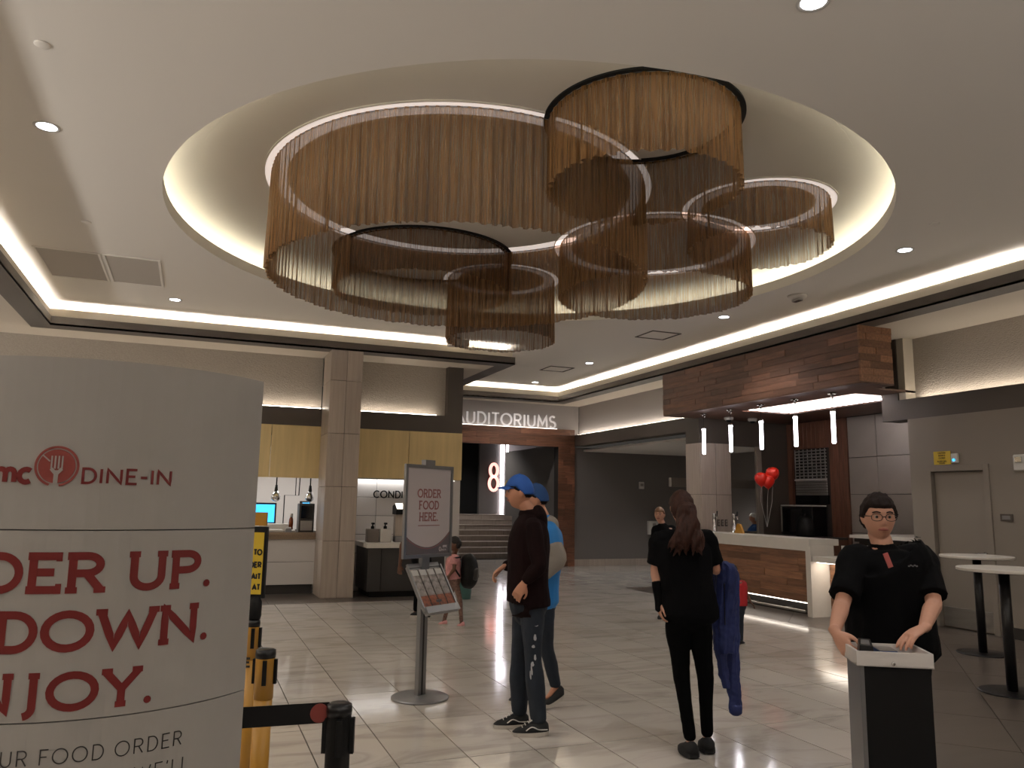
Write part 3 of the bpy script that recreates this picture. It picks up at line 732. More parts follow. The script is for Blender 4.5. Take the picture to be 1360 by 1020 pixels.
# lit figure eight on the corridor wall
t = thing('number_sign', 'tall rose-lit number eight on the dark corridor wall', 'sign', (8.6, 24.3, 2.4))
def eight(p, th): return None
mb = MB(); text(mb, '8', lambda u, v, th: V((9.02 + u, 24.42 - th, 1.93 + v)), 0, 0, .96, .095, .62, 0, th=.05); mb.build('figure', 'eightled', t)
mb = MB(); text(mb, '8', lambda u, v, th: V((9.02 + u, 24.44 - th, 1.93 + v)), 0, 0, .96, .15, .62, 0, th=.02); mb.build('backing', 'red', t)
# corridor dressings
struct('wall_corridor', box(8.72, 24.46, 1.2, 9.44, 24.9, 4.1), 'grey')
struct('door_2', box(8.15, 24.6, 1.2, 8.72, 24.9, 4.1), 'gap')  # black block in place of the shade inside a doorway
for x0, x1 in ((9.46, 9.57), (9.66, 9.72)):
    t = box(x0, 24.40, 1.21, x1, 24.46, 4.0).build('light_column', 'portalled'); tag(t, 'wide vertical white light strip in corridor' if x1 < 9.6 else 'thin vertical white light strip beside the wide one', 'light')
t = thing('wall_screen', 'small dark wall device with bright top at the corridor left side', 'screen', (7.0, 24.8, 2.6))
sbox('screen', 'black', t, 6.95, 24.75, 2.45, 7.2, 24.88, 3.05); sbox('bright_strip', 'portalled', t, 6.95, 24.74, 3.05, 7.2, 24.86, 3.12)

# ---------------- door wall fixings
t = thing('notice_sign', 'yellow notice with black lettering above grey door', 'sign', (9.7, 7.95, 2.25))
sbox('card', 'ysign', t, 9.688, 7.80, 2.215, 9.70, 8.07, 2.40)
for z, s_ in ((2.365, 'CAUTION'), (2.33, 'DOOR IS'), (2.295, 'CLOSED'), (2.25, 'ALARM WILL'), (2.225, 'SOUND')):
    mb = MB()
    G.setdefault('K', G['H']); 
    text(mb, s_, lambda u, v, th: V((9.687 - th, -u, v)), -7.935, z, .022, .2, .9, .1, align='c', th=.001); mb.build('lettering', 'ink', t)
t = thing('door_alarm', 'small white alarm box with blue light beside yellow notice', 'alarm', (9.7, 7.72, 2.3))
sbox('housing', 'offw', t, 9.66, 7.67, 2.23, 9.70, 7.78, 2.36, .01); MB().lathe([(.02, 0), (.02, .008)], (9.66, 7.73, 2.27), 12, (-1, 0, 0)).build('indicator', 'screenb', t)
t = thing('room_plaque', 'small dark room plaque on wall right of grey door', 'sign', (9.7, 7.05, 1.5))
sbox('plate', 'dark', t, 9.685, 6.97, 1.46, 9.70, 7.14, 1.55); sbox('inlay', 'alu', t, 9.68, 7.0, 1.48, 9.687, 7.11, 1.53)
t = thing('fire_strobe', 'white fire alarm strobe at right edge of the wall', 'alarm', (9.7, 6.8, 2.2))
sbox('housing', 'offw', t, 9.65, 6.72, 2.09, 9.70, 6.89, 2.30, .015); sbox('lens', 'chrome', t, 9.63, 6.76, 2.2, 9.652, 6.85, 2.27)
t = thing('wall_plate', 'white poster holder on wall at right edge behind tall tables', 'sign', (9.7, 6.6, 1.1))
sbox('plate', 'offw', t, 9.67, 6.50, .72, 9.70, 6.72, 1.26)
for p, lb in (((852, 642), 'small white thermostat on dark grey passage wall'),):
    q = at(852, 644, 0.1); 
t = thing('thermostat', 'small white wall controller on dark grey passage wall', 'controller', (11.2, 18.5, 2.1))
sbox('plate', 'offw', t, 11.17, 18.46, 2.01, 11.32, 18.5, 2.2, .006); sbox('display', 'panelgrey', t, 11.20, 18.45, 2.08, 11.29, 18.465, 2.15)
t = thing('wall_cabinet', 'white cabinet with slot at passage wall left of the far girl', 'box', (11.4, 18.4, .9))
sbox('case', 'offw', t, 11.42, 18.38, .80, 11.72, 18.5, 1.16, .008); sbox('slot', 'panelgrey', t, 11.52, 18.37, .95, 11.62, 18.385, 1.1)

# ================================================================ BAR
t = thing('bar_counter', 'white waterfall bar counter faced with walnut planks', 'counter', (8.9, 11, 0))
box(8.53, 9.32, 1.03, 9.1, 12.88, 1.125).build('countertop', 'quartz', t)
box(8.53, 9.30, 0, 8.98, 9.40, 1.03).build('end_panel', 'quartz', t)
box(8.53, 9.395, .95, 8.58, 12.88, 1.03).build('apron', 'quartz', t)
box(8.58, 9.4, .2, 8.9, 12.86, 1.03).build('core', 'blackgrout', t)
planks(t, 'oak_y', 'x', 8.56, .02, 9.4, 12.86, .2, .95, .107, .5, 1.2, -1, 21)
box(8.70, 9.4, 0, 8.9, 12.86, .2).build('toe_kick', 'blackp', t)
box(8.56, 9.4, .185, 8.58, 12.86, .198).build('light_strip', 'softled', t)
rail = MB(); rail.tube([(8.50, 9.42, .075), (8.50, 12.8, .075)], .018)
for y in (9.9, 10.7, 11.5, 12.3): rail.tube([(8.50, y, .075), (8.72, y, .075)], .012)
rail.build('foot_rail', 'steel', t, True)
t = thing('low_counter', 'lower white counter section beside the bar end, lit from beneath', 'counter', (9.2, 8.8, 0))
box(8.56, 8.30, .80, 9.62, 9.29, .88).build('countertop', 'quartz', t)
box(8.9, 8.50, 0, 9.6, 9.29, .80).build('core', 'blackgrout', t)
planks(t, 'oak_y', 'x', 8.9, .02, 8.50, 9.29, .02, .80, .13, .3, .6, -1, 22)
box(9.11, 9.21, .88, 9.9, 9.28, 1.03).build('backsplash', 'quartz', t)
box(8.60, 8.5, .79, 8.85, 9.25, .799).build('under_light', 'softled', t)
t = thing('back_counter', 'white service counter with dark edge behind the bar end', 'counter', (10.4, 9.3, 0))
box(9.9, 8.5, 1.12, 11.48, 9.9, 1.17).build('countertop', 'quartz', t); box(9.95, 8.5, 1.06, 11.48, 9.85, 1.12).build('edge', 'blackp', t); box(10.0, 8.55, 0, 11.45, 9.8, 1.06).build('body', 'blackp', t)
t = thing('microwave_counter', 'dark back counter below the shutter window', 'counter', (11.2, 12.4, 0))
box(10.95, 11.5, 0, 11.45, 12.95, 1.0).build('body', 'walnut_z', t); box(10.92, 11.48, 1.0, 11.45, 12.97, 1.04).build('top', 'blackp', t)
t = thing('roller_shutter', 'half-open grey slatted shutter in walnut surround behind bar', 'shutter', (11.5, 12.4, 2.0))
box(11.53, 11.9, 1.2, 11.58, 12.9, 2.8).build('opening', 'gap', t)
sm = MB()
z = 1.83
while z < 2.76:
    o = sbox('slat', 'steel', t, 11.465, 11.97, z, 11.485, 12.84, z + (.046 if z < 2.13 else .026), .006); z += .052 if z < 2.13 else .062
y = 12.0
while y < 12.84: sbox('link', 'steel', t, 11.467, y, 2.14, 11.483, y + .018, 2.75, .002); y += .118
sbox('bottom_bar', 'white_s', t, 11.44, 11.97, 2.125, 11.47, 12.84, 2.15)
box(11.47, 11.95, 1.66, 11.5, 12.86, 1.83).build('dark_panel', 'mixglass', t)
t = thing('wall_oven', 'black glass oven with bright top edge under the shutter', 'oven', (11.3, 12.4, 1.1))
sbox('body', 'blackm', t, 11.1, 12.0, 1.045, 11.44, 12.86, 1.60, .006); sbox('trim', 'white_s', t, 11.08, 11.98, 1.61, 11.44, 12.86, 1.635); sbox('glass_door', 'mixglass', t, 11.085, 12.25, 1.1, 11.1, 12.82, 1.56); sbox('side_frame', 'panelgrey', t, 11.08, 12.84, 1.1, 11.1, 12.87, 1.6)
t = thing('espresso_machine', 'round-topped black machine in front of the oven', 'appliance', (10.9, 12.1, 1.045))
loft(MB(), [(10.95, 12.05, 1.045), (10.95, 12.05, 1.2), (10.95, 12.05, 1.36)], [(.2, .14), (.21, .15), (.15, .12)], (0, 1, 0), sub=3).build('body', 'black', t, True)
MB().lathe([(.05, 0), (.05, .06), (.02, .09)], (10.95, 12.05, 1.40), 14).build('knob', 'black', t, True)
for y, lb in ((12.24, 'left chrome beer tap tower with side handle on bar top'), (11.66, 'right chrome beer tap tower on bar top')):
    t = thing('tap_tower', lb, 'tap', (9.02, y, 1.125), 'beer tap towers on the bar')
    MB().lathe([(.05, 0), (.05, .01), (.032, .015), (.032, .30), (.036, .31), (.03, .33)], (9.0, y, 1.125), 18).build('column', 'chrome', t, True)
    m_ = MB(); m_.tube([(9.0, y, 1.40), (9.0, y - .09, 1.40), (9.0, y - .10, 1.36)], .012); m_.build('spout', 'chrome', t, True)
    m_ = MB(); m_.tube([(9.0, y - .085, 1.41), (9.0, y - .09, 1.50)], (.009, .014)); m_.build('handle', 'blackm', t, True)
t = thing('folded_napkin', 'orange-yellow folded card standing beside right tap tower', 'card', (8.95, 11.45, 1.125))
MB().prism([(8.95, 11.60, 1.125), (8.95, 11.36, 1.125), (8.95, 11.45, 1.28), (8.95, 11.52, 1.29)], .04, V((1, 0, 0))).build('card', 'yellow', t)
for i, y in enumerate((12.86, 12.74, 12.62)):
    t = thing('outlet_plate', ('leftmost', 'middle', 'rightmost')[i] + ' of three small bronze outlets low on bar column', 'outlet', (9.4 + .14 * i, 12.9, 1.25), 'outlets on the bar column')
    x0 = 9.66 + .09 * i - .11
    sbox('plate', 'dark', t, x0, 12.885, 1.20, x0 + .06, 12.9, 1.33); sbox('socket', 'panelgrey', t, x0 + .015, 12.878, 1.225, x0 + .045, 12.886, 1.26); sbox('socket', 'panelgrey', t, x0 + .015, 12.878, 1.275, x0 + .045, 12.886, 1.31)
# balloons
for i, (px, py) in enumerate(((1026, 631), (1011, 638), (1020, 641))):
    p = at(px, py, 14.9)
    lb = ('upper right red balloon of the bunch above the bar', 'left red balloon of the bunch above the bar', 'lower front red balloon of the bunch above the bar')[i]
    t = thing('balloon', lb, 'balloon', p, 'red balloons over the bar')
    MB().lathe([(.004, -.140), (.035, -.125), (.085, -.08), (.118, -.02), (.125, .03), (.112, .08), (.07, .118), (.01, .132)], p + V((0, 0, .02)), 22).build('body', 'balloon', t, True)
    MB().lathe([(.012, 0), (.004, .02)], p + V((0, 0, -.135)), 8).build('knot', 'balloon', t)
    m_ = MB(); m_.tube([p + V((0, 0, -.13)), V((p.x - .01, p.y + .02, 1.7)), at(1019, 700, 14.9) * 1.0], .0025, 5); m_.build('ribbon', 'white_s', t)
# pendants
for i, y in enumerate((12.30, 11.50, 10.68, 9.86, 9.06)):
    t = thing('pendant_light', 'slim glowing tube pendant over the bar, ' + ('farthest left of five', 'second from left of five', 'middle of five', 'second from right of five', 'nearest, farthest right of five')[i], 'lamp', (8.85, y, 3.31), 'tube pendants over the bar')
    MB().lathe([(.036, 0), (.036, -.02), (.03, -.03), (.03, -.46), (.02, -.475)], (8.85, y, 3.02), 16).build('glass_tube', 'pend', t, True)
    MB().lathe([(.034, 0), (.034, .03), (.01, .04)], (8.85, y, 3.0 + .02), 16).build('cap', 'chrome', t, True)
    MB().tube([(8.85, y, 3.05), (8.85, y, 3.29)], .004, 6).build('cord', 'black', t)
    MB().lathe([(.06, 0), (.06, -.02), (.02, -.025)], (8.85, y, 3.31), 18).build('canopy', 'chrome', t, True)
    m_ = MB(); m_.tube([(8.79, y - .05, 3.29), (8.91, y + .05, 3.29)], .009); m_.tube([(8.79, y - .05, 3.24), (8.79, y - .05, 3.30)], .012); m_.tube([(8.91, y + .05, 3.24), (8.91, y + .05, 3.30)], .012); m_.build('spot_bar', 'chrome', t, True)
for x, y, lb in ((9.62, 12.55, 'left white dome camera under the bar bulkhead'), (10.15, 12.5, 'right white dome camera under the bar bulkhead')):
    t = thing('dome_camera', lb, 'camera', (x, y, 3.31), 'dome cameras under bulkhead')
    MB().lathe([(.09, 0), (.09, -.04), (.07, -.06)], (x, y, 3.31), 20).build('base', 'offw', t, True); MB().lathe([(.05, -.055), (.045, -.08), (.02, -.1)], (x, y, 3.31), 16).build('dome', 'black', t, True)

# ================================================================ CONCESSION PROPS
t = thing('kitchen_counter', 'tan stone countertop on the white tiled serving wall', 'counter', (0, 14.3, .91))
box(-2.95, 14.07, .91, 2.03, 14.75, 1.0).build('countertop', 'granite', t); box(-2.95, 14.05, .985, 2.03, 14.09, 1.03).build('front_edge', 'granite', t)
def monitor(name, label, c, w_, h_, yaw=0):
    t = thing(name, label, 'monitor', c, 'lit screens in the kitchen', yaw)
    def q(nm, m, x0, y0, z0, x1, y1, z1):
        b = box(x0, y0, z0, x1, y1, z1); me = b.build(nm, m, None); me.parent = t; return me
    q('bezel', 'blackm', -w_ / 2, 0, .12, w_ / 2, .04, .12 + h_); q('screen', 'screenb', -w_ / 2 + .03, -.004, .15, w_ / 2 - .03, .002, .09 + h_)
    q('neck', 'blackm', -.03, .02, .02, .03, .05, .14); q('foot', 'blackm', -.13, -.06, 0, .13, .12, .02)
box(-2.5, 15.0, 0, 2.3, 15.6, 1.02).build('work_table', 'steel'); tag(bpy.data.objects['work_table'], 'long steel work table inside the kitchen', 'table')
monitor('monitor', 'wide monitor with bright blue screen in the kitchen', (1.20, 15.1, 1.02), .50, .38)
monitor('monitor', 'narrow sideways blue screen behind the dark kitchen appliance', (1.98, 15.15, 1.02), .3, .42, .9)
for x, lb in ((1.38, 'left hanging chrome heat lamp over kitchen counter'), (1.97, 'right hanging chrome heat lamp over kitchen counter')):
    t = thing('heat_lamp', lb, 'lamp', (x, 14.6, 2.0), 'hanging heat lamps')
    MB().tube([(x, 14.6, 1.72), (x, 14.6, 2.5)], .012, 6).build('cord', 'black', t)
    MB().lathe([(.022, 0), (.03, -.08), (.035, -.12)], (x, 14.6, 1.84), 14).build('socket', 'blackm', t, True)
    MB().lathe([(.035, 0), (.06, -.05), (.085, -.10), (.08, -.14), (.05, -.17), (.01, -.185)], (x, 14.6, 1.73), 18).build('shade', 'chrome', t, True)
t = thing('wall_conduit', 'thin black bent conduit in front of kitchen back wall', 'pipe', (1.7, 14.9, 1.6))
m_ = MB(); m_.tube([(1.55, 14.8, 1.05), (1.55, 14.8, 1.66), (1.80, 14.8, 1.66), (1.82, 14.8, 2.5)], .01, 6); m_.build('pipe', 'black', t); m_ = MB(); m_.tube([(1.74, 14.8, 1.66), (1.74, 14.8, 2.5)], .008, 6); m_.build('riser', 'black', t)
t = thing('coffee_brewer', 'dark metal appliance box on kitchen counter by the column', 'appliance', (1.9, 14.5, 1.0))
sbox('body', 'blackp', t, 1.77, 14.35, 1.0, 2.03, 14.65, 1.52, .008); sbox('front_panel', 'steel', t, 1.80, 14.335, 1.05, 2.0, 14.352, 1.22); sbox('window', 'mixglass', t, 1.80, 14.335, 1.26, 2.0, 14.352, 1.48)
t = thing('cash_terminal', 'flat white terminal with cable on kitchen counter', 'terminal', (1.2, 14.4, 1.0))
sbox('base', 'offw', t, 1.10, 14.2, 1.03, 1.5, 14.45, 1.07, .01); sbox('tray', 'offw', t, 1.12, 14.5, 1.03, 1.62, 14.7, 1.16, .01)
t = thing('sauce_bottle', 'brown sauce bottle with white cap between the blue screens', 'bottle', (1.68, 14.55, 1.0))
MB().lathe([(.035, 0), (.04, .12), (.035, .18), (.018, .22)], (1.66, 14.55, 1.06), 14).build('body', 'amber', t, True); MB().lathe([(.03, 0), (.028, .06)], (1.66, 14.55, 1.28), 12).build('cap', 'white_s', t, True)
t = thing('cutlery_caddy', 'small silver caddy standing on the kitchen counter', 'caddy', (1.58, 14.2, 1.03))
sbox('body', 'alu', t, 1.53, 14.11, 1.0, 1.63, 14.19, 1.09, .006); sbox('cover', 'white_s', t, 1.54, 14.12, 1.09, 1.62, 14.18, 1.115, .006)
t = thing('condiment_counter', 'charcoal condiment counter with white stone top beside column', 'counter', (3.4, 13.6, 0))
box(2.78, 13.20, .10, 4.10, 14.20, .81).build('body', 'blackp', t); box(2.84, 13.28, 0, 4.05, 14.2, .10).build('plinth', 'black', t)
box(2.74, 13.15, .81, 4.14, 14.21, .885).build('countertop', 'quartz', t); box(3.0, 13.185, .13, 3.004, 13.2, .79).build('joint', 'black', t)
for x, m_, lb in ((2.92, 'soapgrey', 'taller grey pump dispenser box on condiment counter'), (3.14, 'offw', 'pale pump dispenser box with label on condiment counter')):
    t = thing('pump_dispenser', lb, 'dispenser', (x, 13.6, .885), 'pump dispensers')
    sbox('box', m_, t, x - .10, 13.52, .885, x + .10, 13.70, 1.11, .008)
    MB().lathe([(.03, 0), (.03, .04), (.012, .05), (.012, .09)], (x, 13.6, 1.11), 12).build('pump', 'black', t, True); sbox('nozzle', 'black', t, x - .02, 13.52, 1.185, x + .02, 13.63, 1.215, .005)
t = thing('card_reader_kiosk', 'slim wooden dispenser tower with dark angled head, on condiment counter', 'dispenser', (3.38, 13.6, .885))
sbox('tower', 'coltile', t, 3.30, 13.54, .885, 3.43, 13.68, 1.38, .006); sbox('foot', 'alu', t, 3.30, 13.50, .885, 3.43, 13.7, .99, .006)
m_ = MB(); m_.prism([(3.28, 13.42, 1.36), (3.28, 13.70, 1.36), (3.28, 13.70, 1.50), (3.28, 13.56, 1.54), (3.28, 13.42, 1.44)], .20, V((1, 0, 0))); m_.build('head', 'black', t)
m_ = MB(); m_.prism([(3.29, 13.41, 1.452), (3.29, 13.41, 1.458), (3.29, 13.55, 1.552), (3.29, 13.56, 1.545)], .13, V((1, 0, 0))); m_.build('screen', 'ledw', t)
for i, x in enumerate((3.48, 3.55)):
    t = tag(MB().lathe([(.02, 0), (.02, .26), (.016, .27)], (0, 0, 0), 12).build('straw_tube', 'white_s', None, True), ('left', 'right')[i] + ' thin upright cylinder left of the poster stand, on counter', 'cylinder', 'thin cylinders on the counter'); t.location = (x, 13.62, .93)
t = thing('cup_rack', 'low dark rack under the thin cylinders on condiment counter', 'rack', (3.5, 13.6, .885)); sbox('tray', 'black', t, 3.45, 13.52, .885, 3.68, 13.7, .93, .005)
t = thing('waste_bin', 'small teal bin standing beyond the child with the backpack', 'bin', (4.32, 12.72, 0))
MB().lathe([(.10, 0), (.13, .35), (.135, .36), (.12, .36), (.09, .02)], (4.32, 12.72, 0), 18).build('body', 'teal', t, True); MB().lathe([(.14, .35), (.145, .37), (.13, .38)], (4.32, 12.72, 0), 18).build('rim', 'teal', t, True)

# ================================================================ NEAR THINGS
# curved display board: three stacked printed sheets bowed towards the viewer
BC, BR = V((-.25, 2.8)), .55
def bpt(deg, z, t=0): a = math.radians(deg); return V((BC.x + (BR + t) * math.cos(a), BC.y + (BR + t) * math.sin(a), z))
bd = thing('display_board', 'tall curved white display board with red and black lettering', 'sign', (-.28, 2.45, 0))
def blens(z0, z1, nm):
    A = [-39 - 112 * i / 40 for i in range(41)]
    mb = MB(); fr0 = [bpt(a, z0) for a in A]; 
    p0, p1 = bpt(-39, z0), bpt(-151, z0); back = [p1.lerp(p0, i / 12) + V((.02, 1, 0)).normalized() * .05 * math.sin(PI * i / 12) for i in range(1, 12)]
    mb.prism(fr0 + back, z1 - z0); mb.build(nm, 'board', bd)
blens(.0, 1.058, 'board_sheet'); blens(1.061, 1.512, 'board_sheet'); blens(1.515, 1.948, 'board_sheet')
DEG = math.degrees(1 / BR)
def bmap(u, v, th): return bpt(u * DEG, v, th + .0012)
def bdtext(s, right, z, h, **k):
    mb = MB(); text(mb, s, bmap, right / DEG, z, h, align='r', th=.0008, **k); return mb
def bdletters(s, right, z, h, m, ws, gap, **k):
    x = right / DEG - (sum(G[c][0] * ws * h + gap * h for c in s) - gap * h)
    for c in s:
        if c != ' ':
            mb = MB(); text(mb, c, bmap, x, z, h, ws=ws, gap=gap, th=.0008, **k); mb.build('letter', m, bd)
        x += G[c][0] * ws * h + gap * h
bdletters('ORDER UP.', -55.4, 1.360, .100, 'red', 1.12, .13, wt=.19, serif=.13)
bdletters('SIT DOWN.', -55.2, 1.220, .100, 'red', 1.1, .12, wt=.19, serif=.13)
bdletters('ENJOY.', -69.6, 1.081, .094, 'red', 1.15, .12, wt=.19, serif=.13)
bdletters('PLACE YOUR FOOD ORDER', -60.6, .962, .037, 'inkgrey', .95, .18, wt=.075)
bdletters("AND WE'LL", -58.3, .895, .037, 'inkgrey', .95, .18, wt=.075)
bdletters('DINE-IN', -69.0, 1.628, .042, 'red', 1.06, .12, wt=.15)
bdletters('amc', -102.6, 1.624, .062, 'red', .92, .06, wt=.2)
mb = MB()                                        # round emblem with a fork
cx_, cz_, er = -97.2 / DEG, 1.671, .050
k = 48
o0 = [bmap(cx_ + .84 * er * math.cos(2 * PI * i / k), cz_ + .84 * er * math.sin(2 * PI * i / k), .0006) for i in range(k)]
mb.b.faces.new([mb.b.verts.new(p) for p in o0])
e_ = mb.build('emblem', 'redlite', bd)
mb = MB(); stroke(mb, [(cx_ + er * .96 * math.cos(math.radians(a)), cz_ + er * .96 * math.sin(math.radians(a))) for a in range(-80, 262, 9)], .0028, bmap, .0008); mb.build('emblem_ring', 'redlite', bd)
mb = MB()
for i in range(4): stroke(mb, [(cx_ - .012 + .008 * i, cz_ + .026), (cx_ - .012 + .008 * i, cz_ - .006)], .0018, bmap, .0014)
stroke(mb, [(cx_ - .012, cz_ - .006), (cx_, cz_ - .02), (cx_ + .012, cz_ - .006)], .004, bmap, .0014); stroke(mb, [(cx_, cz_ - .01), (cx_, cz_ - .042)], .005, bmap, .0014); stroke(mb, [(cx_ - .033, cz_ + .027), (cx_ - .016, cz_ + .012)], .0016, bmap, .0014)
mb.build('emblem_fork', 'board', bd)

# barrier posts
def post(label, p, h, r, body, seed=0):
    t = thing('barrier_post', label, 'post', (p.x, p.y, 0), 'belt barrier posts')
    MB().lathe([(.17, 0), (.17, .012), (.16, .022), (.06, .04), (r, .06)], (p.x, p.y, 0), 28).build('base', 'blackm', t, True)
    MB().lathe([(r, .05), (r, h - .20)], (p.x, p.y, 0), 24).build('tube', body, t, True)
    MB().lathe([(r * 1.06, h - .20), (r * 1.06, h - .02), (r * 1.02, h - .012), (r * .98, h - .004), (r * .9, h)], (p.x, p.y, 0), 28).build('belt_head', body if body == 'yellow' else 'black', t, True)
    MB().lathe([(r * 1.08, h - .035), (r * 1.12, h - .02), (r * 1.08, h - .003), (r * .8, h + .002), (.005, h + .002)], (p.x, p.y, 0), 28).build('cap', 'blackm', t, True)
    q = MB(); d = RT * r * 1.06; e = -FW
    c = V((p.x, p.y, 0))
    for s_ in (0, 1, 2):
        dd = (RT, -FW, -RT)[s_]; sd = V((-dd.y, dd.x, 0)); cc = c + dd * r * 1.03
        if s_ == 1: cc = c + (-FW * .95 + RT * .25).normalized() * r * 1.03; dd = (-FW * .95 + RT * .25).normalized(); sd = V((-dd.y, dd.x, 0))
        wv = .009
        q.prism([cc - sd * wv + V((0, 0, h - .14)), cc + sd * wv + V((0, 0, h - .14)), cc + sd * wv + dd * .012 + V((0, 0, h - .14)), cc - sd * wv + dd * .012 + V((0, 0, h - .14))], .10)
    q.build('belt_slot', 'black', t)
    return t
P1 = at(452, 916, 2.45); P1.z = 0
Pp = at(354, 852, 3.47); Pp.z = 0
P3 = at(338, 815, 4.25); P3.z = 0
post('black belt barrier post with black cap, nearest, right of the board', P1, 1.0, .034, 'black')
post('yellow belt barrier post with black cap behind the black belt', Pp, .965, .038, 'yellow')
tt = post('yellow post carrying a framed yellow notice, partly behind the board', P3, .97, .03, 'yellow')
q = MB(); text(q, 'E', lambda u, v, th: P3 + RT * (u + .005) + V((0, 0, v)) - FW * (.032 + th), -.03, .735, .05, .2, .9, th=.002); q.build('letter', 'ink', tt)
s2 = thing('post_notice', 'yellow notice in black frame standing on a yellow post', 'sign', (P3.x, P3.y, .97), None)
def pv(x, y, z): return P3 + RT * x + FW * y + V((0, 0, z))
q = MB(); q.lathe([(.03, .972), (.035, .99), (.035, 1.06), (.02, 1.09)], (P3.x, P3.y, 0), 16); q.build('socket', 'black', s2, True)
q = MB(); q.prism([pv(-.13, -.01, 1.08), pv(.045, -.01, 1.08), pv(.045, .015, 1.08), pv(-.13, .015, 1.08)], .37, V((.0, 0, 1))); q.build('frame', 'black', s2)
q = MB(); q.prism([pv(-.115, -.014, 1.10), pv(.03, -.014, 1.10), pv(.03, -.009, 1.10), pv(-.115, -.009, 1.10)], .32); q.build('card', 'ysign', s2)
for i, (s_, z_) in enumerate((('PLEASE', 1.37), ('WAIT', 1.31), ('HERE', 1.25), ('NEXT', 1.19), ('ORDER', 1.14))):
    G.setdefault('X', (.7, [[(.05, 0), (.65, 1)], [(.05, 1), (.65, 0)]], [], []))
q = MB()
for z_, s_ in ((1.30, 'TO'), (1.235, 'ORDER'), (1.175, 'WAIT'), (1.12, 'AT')): text(q, s_, lambda u, v, th: pv(u, -.0145 - th, v), .024, z_, .034, .24, .7, .1, align='r', th=.001)
q.build('lettering', 'ink', s2)
q = MB(); q.prism([pv(-.10, -.012, 1.455), pv(.035, -.012, 1.455), pv(.035, .012, 1.455), pv(-.10, .012, 1.455)], .07); q.build('handle', 'yellow', s2)
# belt
b0 = at(437, 946, 2.45); b1 = bpt(-41, b0.z) + V((.012, .05, 0)); b1.z = b0.z
t = thing('barrier_belt', 'black webbing belt from the board to the black post', 'belt', (b0 + b1) / 2)
dd = (b1 - b0).normalized(); sd = V((-dd.y, dd.x, 0))
q = MB(); q.prism([b0 + sd * .0015 - V((0, 0, .029)), b0 - sd * .0015 - V((0, 0, .029)), b1 - sd * .0015 - V((0, 0, .029)), b1 + sd * .0015 - V((0, 0, .029))], .058); q.build('webbing', 'black', t)
MB().lathe([(.027, 0), (.027, .003), (.022, .004)], b0 + dd * .028 + sd * .002, 20, sd if sd.dot(FW) < 0 else -sd).build('round_badge', 'redlite', t)

# poster stand with brochure tray
sp = at(558, 912, 6.74); sp.z = 0
YAW = math.radians(54)
sg = thing('poster_stand', 'silver poster stand reading order food here, brochure rack below', 'sign', sp)
L_ = RT * math.cos(YAW) + FW * math.sin(YAW); Nn = V((L_.y, -L_.x, 0))      # along the panel; Nn faces the viewer
if Nn.dot(FW) > 0: Nn = -Nn
def spv(a, n, z): return sp + L_ * a + Nn * n + V((0, 0, z))
MB().lathe([(.235, 0), (.235, .012), (.22, .02), (.03, .028)], sp, 40).build('base', 'alu', sg, True)
def pr4(a0, a1, n0, n1, z0, z1): q = MB(); q.prism([spv(a0, n0, z0), spv(a1, n0, z0), spv(a1, n1, z0), spv(a0, n1, z0)], z1 - z0); return q
pr4(-.045, .045, -.02, .02, .02, 1.92).build('pole', 'alu', sg); pr4(-.008, .008, .02, .022, .03, .78).build('pole_groove', 'blackp', sg)
z0, z1, hw = 1.13, 1.90, .30
for a0, a1, za, zb in ((-hw, -hw + .028, z0, z1), (hw - .028, hw, z0, z1), (-hw + .028, hw - .028, z0, z0 + .028), (-hw + .028, hw - .028, z1 - .028, z1)):
    pr4(a0, a1, .02, .045, za, zb).build('frame_bar', 'alu', sg)
pr4(-hw + .02, hw - .02, .022, .036, z0 + .02, z1 - .02).build('poster', 'posterw', sg)
pr4(-.06, .06, -.01, .04, 1.90, 1.945).build('clip', 'alu', sg)
def pm(u, v, th): return spv(u, .0365 + th, v)
# make reading direction left to right for the viewer
q = MB()
for s_, z_ in (('ORDER', 1.625), ('FOOD', 1.527), ('HERE.', 1.430)): text(q, s_, pm, 0, z_, .075, .16, .86, .12, .11, align='c', th=.001)
q.build('lettering', 'faded', sg)
q = MB(); stroke(q, [(-.13, 1.395), (.14, 1.395)], .003, pm, .001); q.build('fine_print', 'faded', sg)
cur = [(-.27, 1.31)] + [(-.27 + .54 * i / 20, 1.215 + .095 * ((i / 10 - 1) ** 2) * (1 if i < 10 else 1.35)) for i in range(1, 21)]
q = MB(); vs = [q.b.verts.new(pm(a, b, .001)) for a, b in cur + [(.27, 1.16), (-.27, 1.16)]]; q.b.faces.new(vs); q.build('poster_footer', 'postergrey', sg)
q = MB(); stroke(q, [(a, b - .012) for a, b in cur], .003, pm, .0018); q.build('curved_line', 'faded', sg)
q = MB(); text(q, 'amc', pm, .19, 1.205, .03, .22, .8, .05, th=.002); text(q, 'DINE-IN', pm, .17, 1.18, .016, .16, .8, .1, th=.002); stroke(q, arc(.155, 1.195, .012, .016, 0, 360), .003, pm, .002); q.build('small_logo', 'posterw', sg)
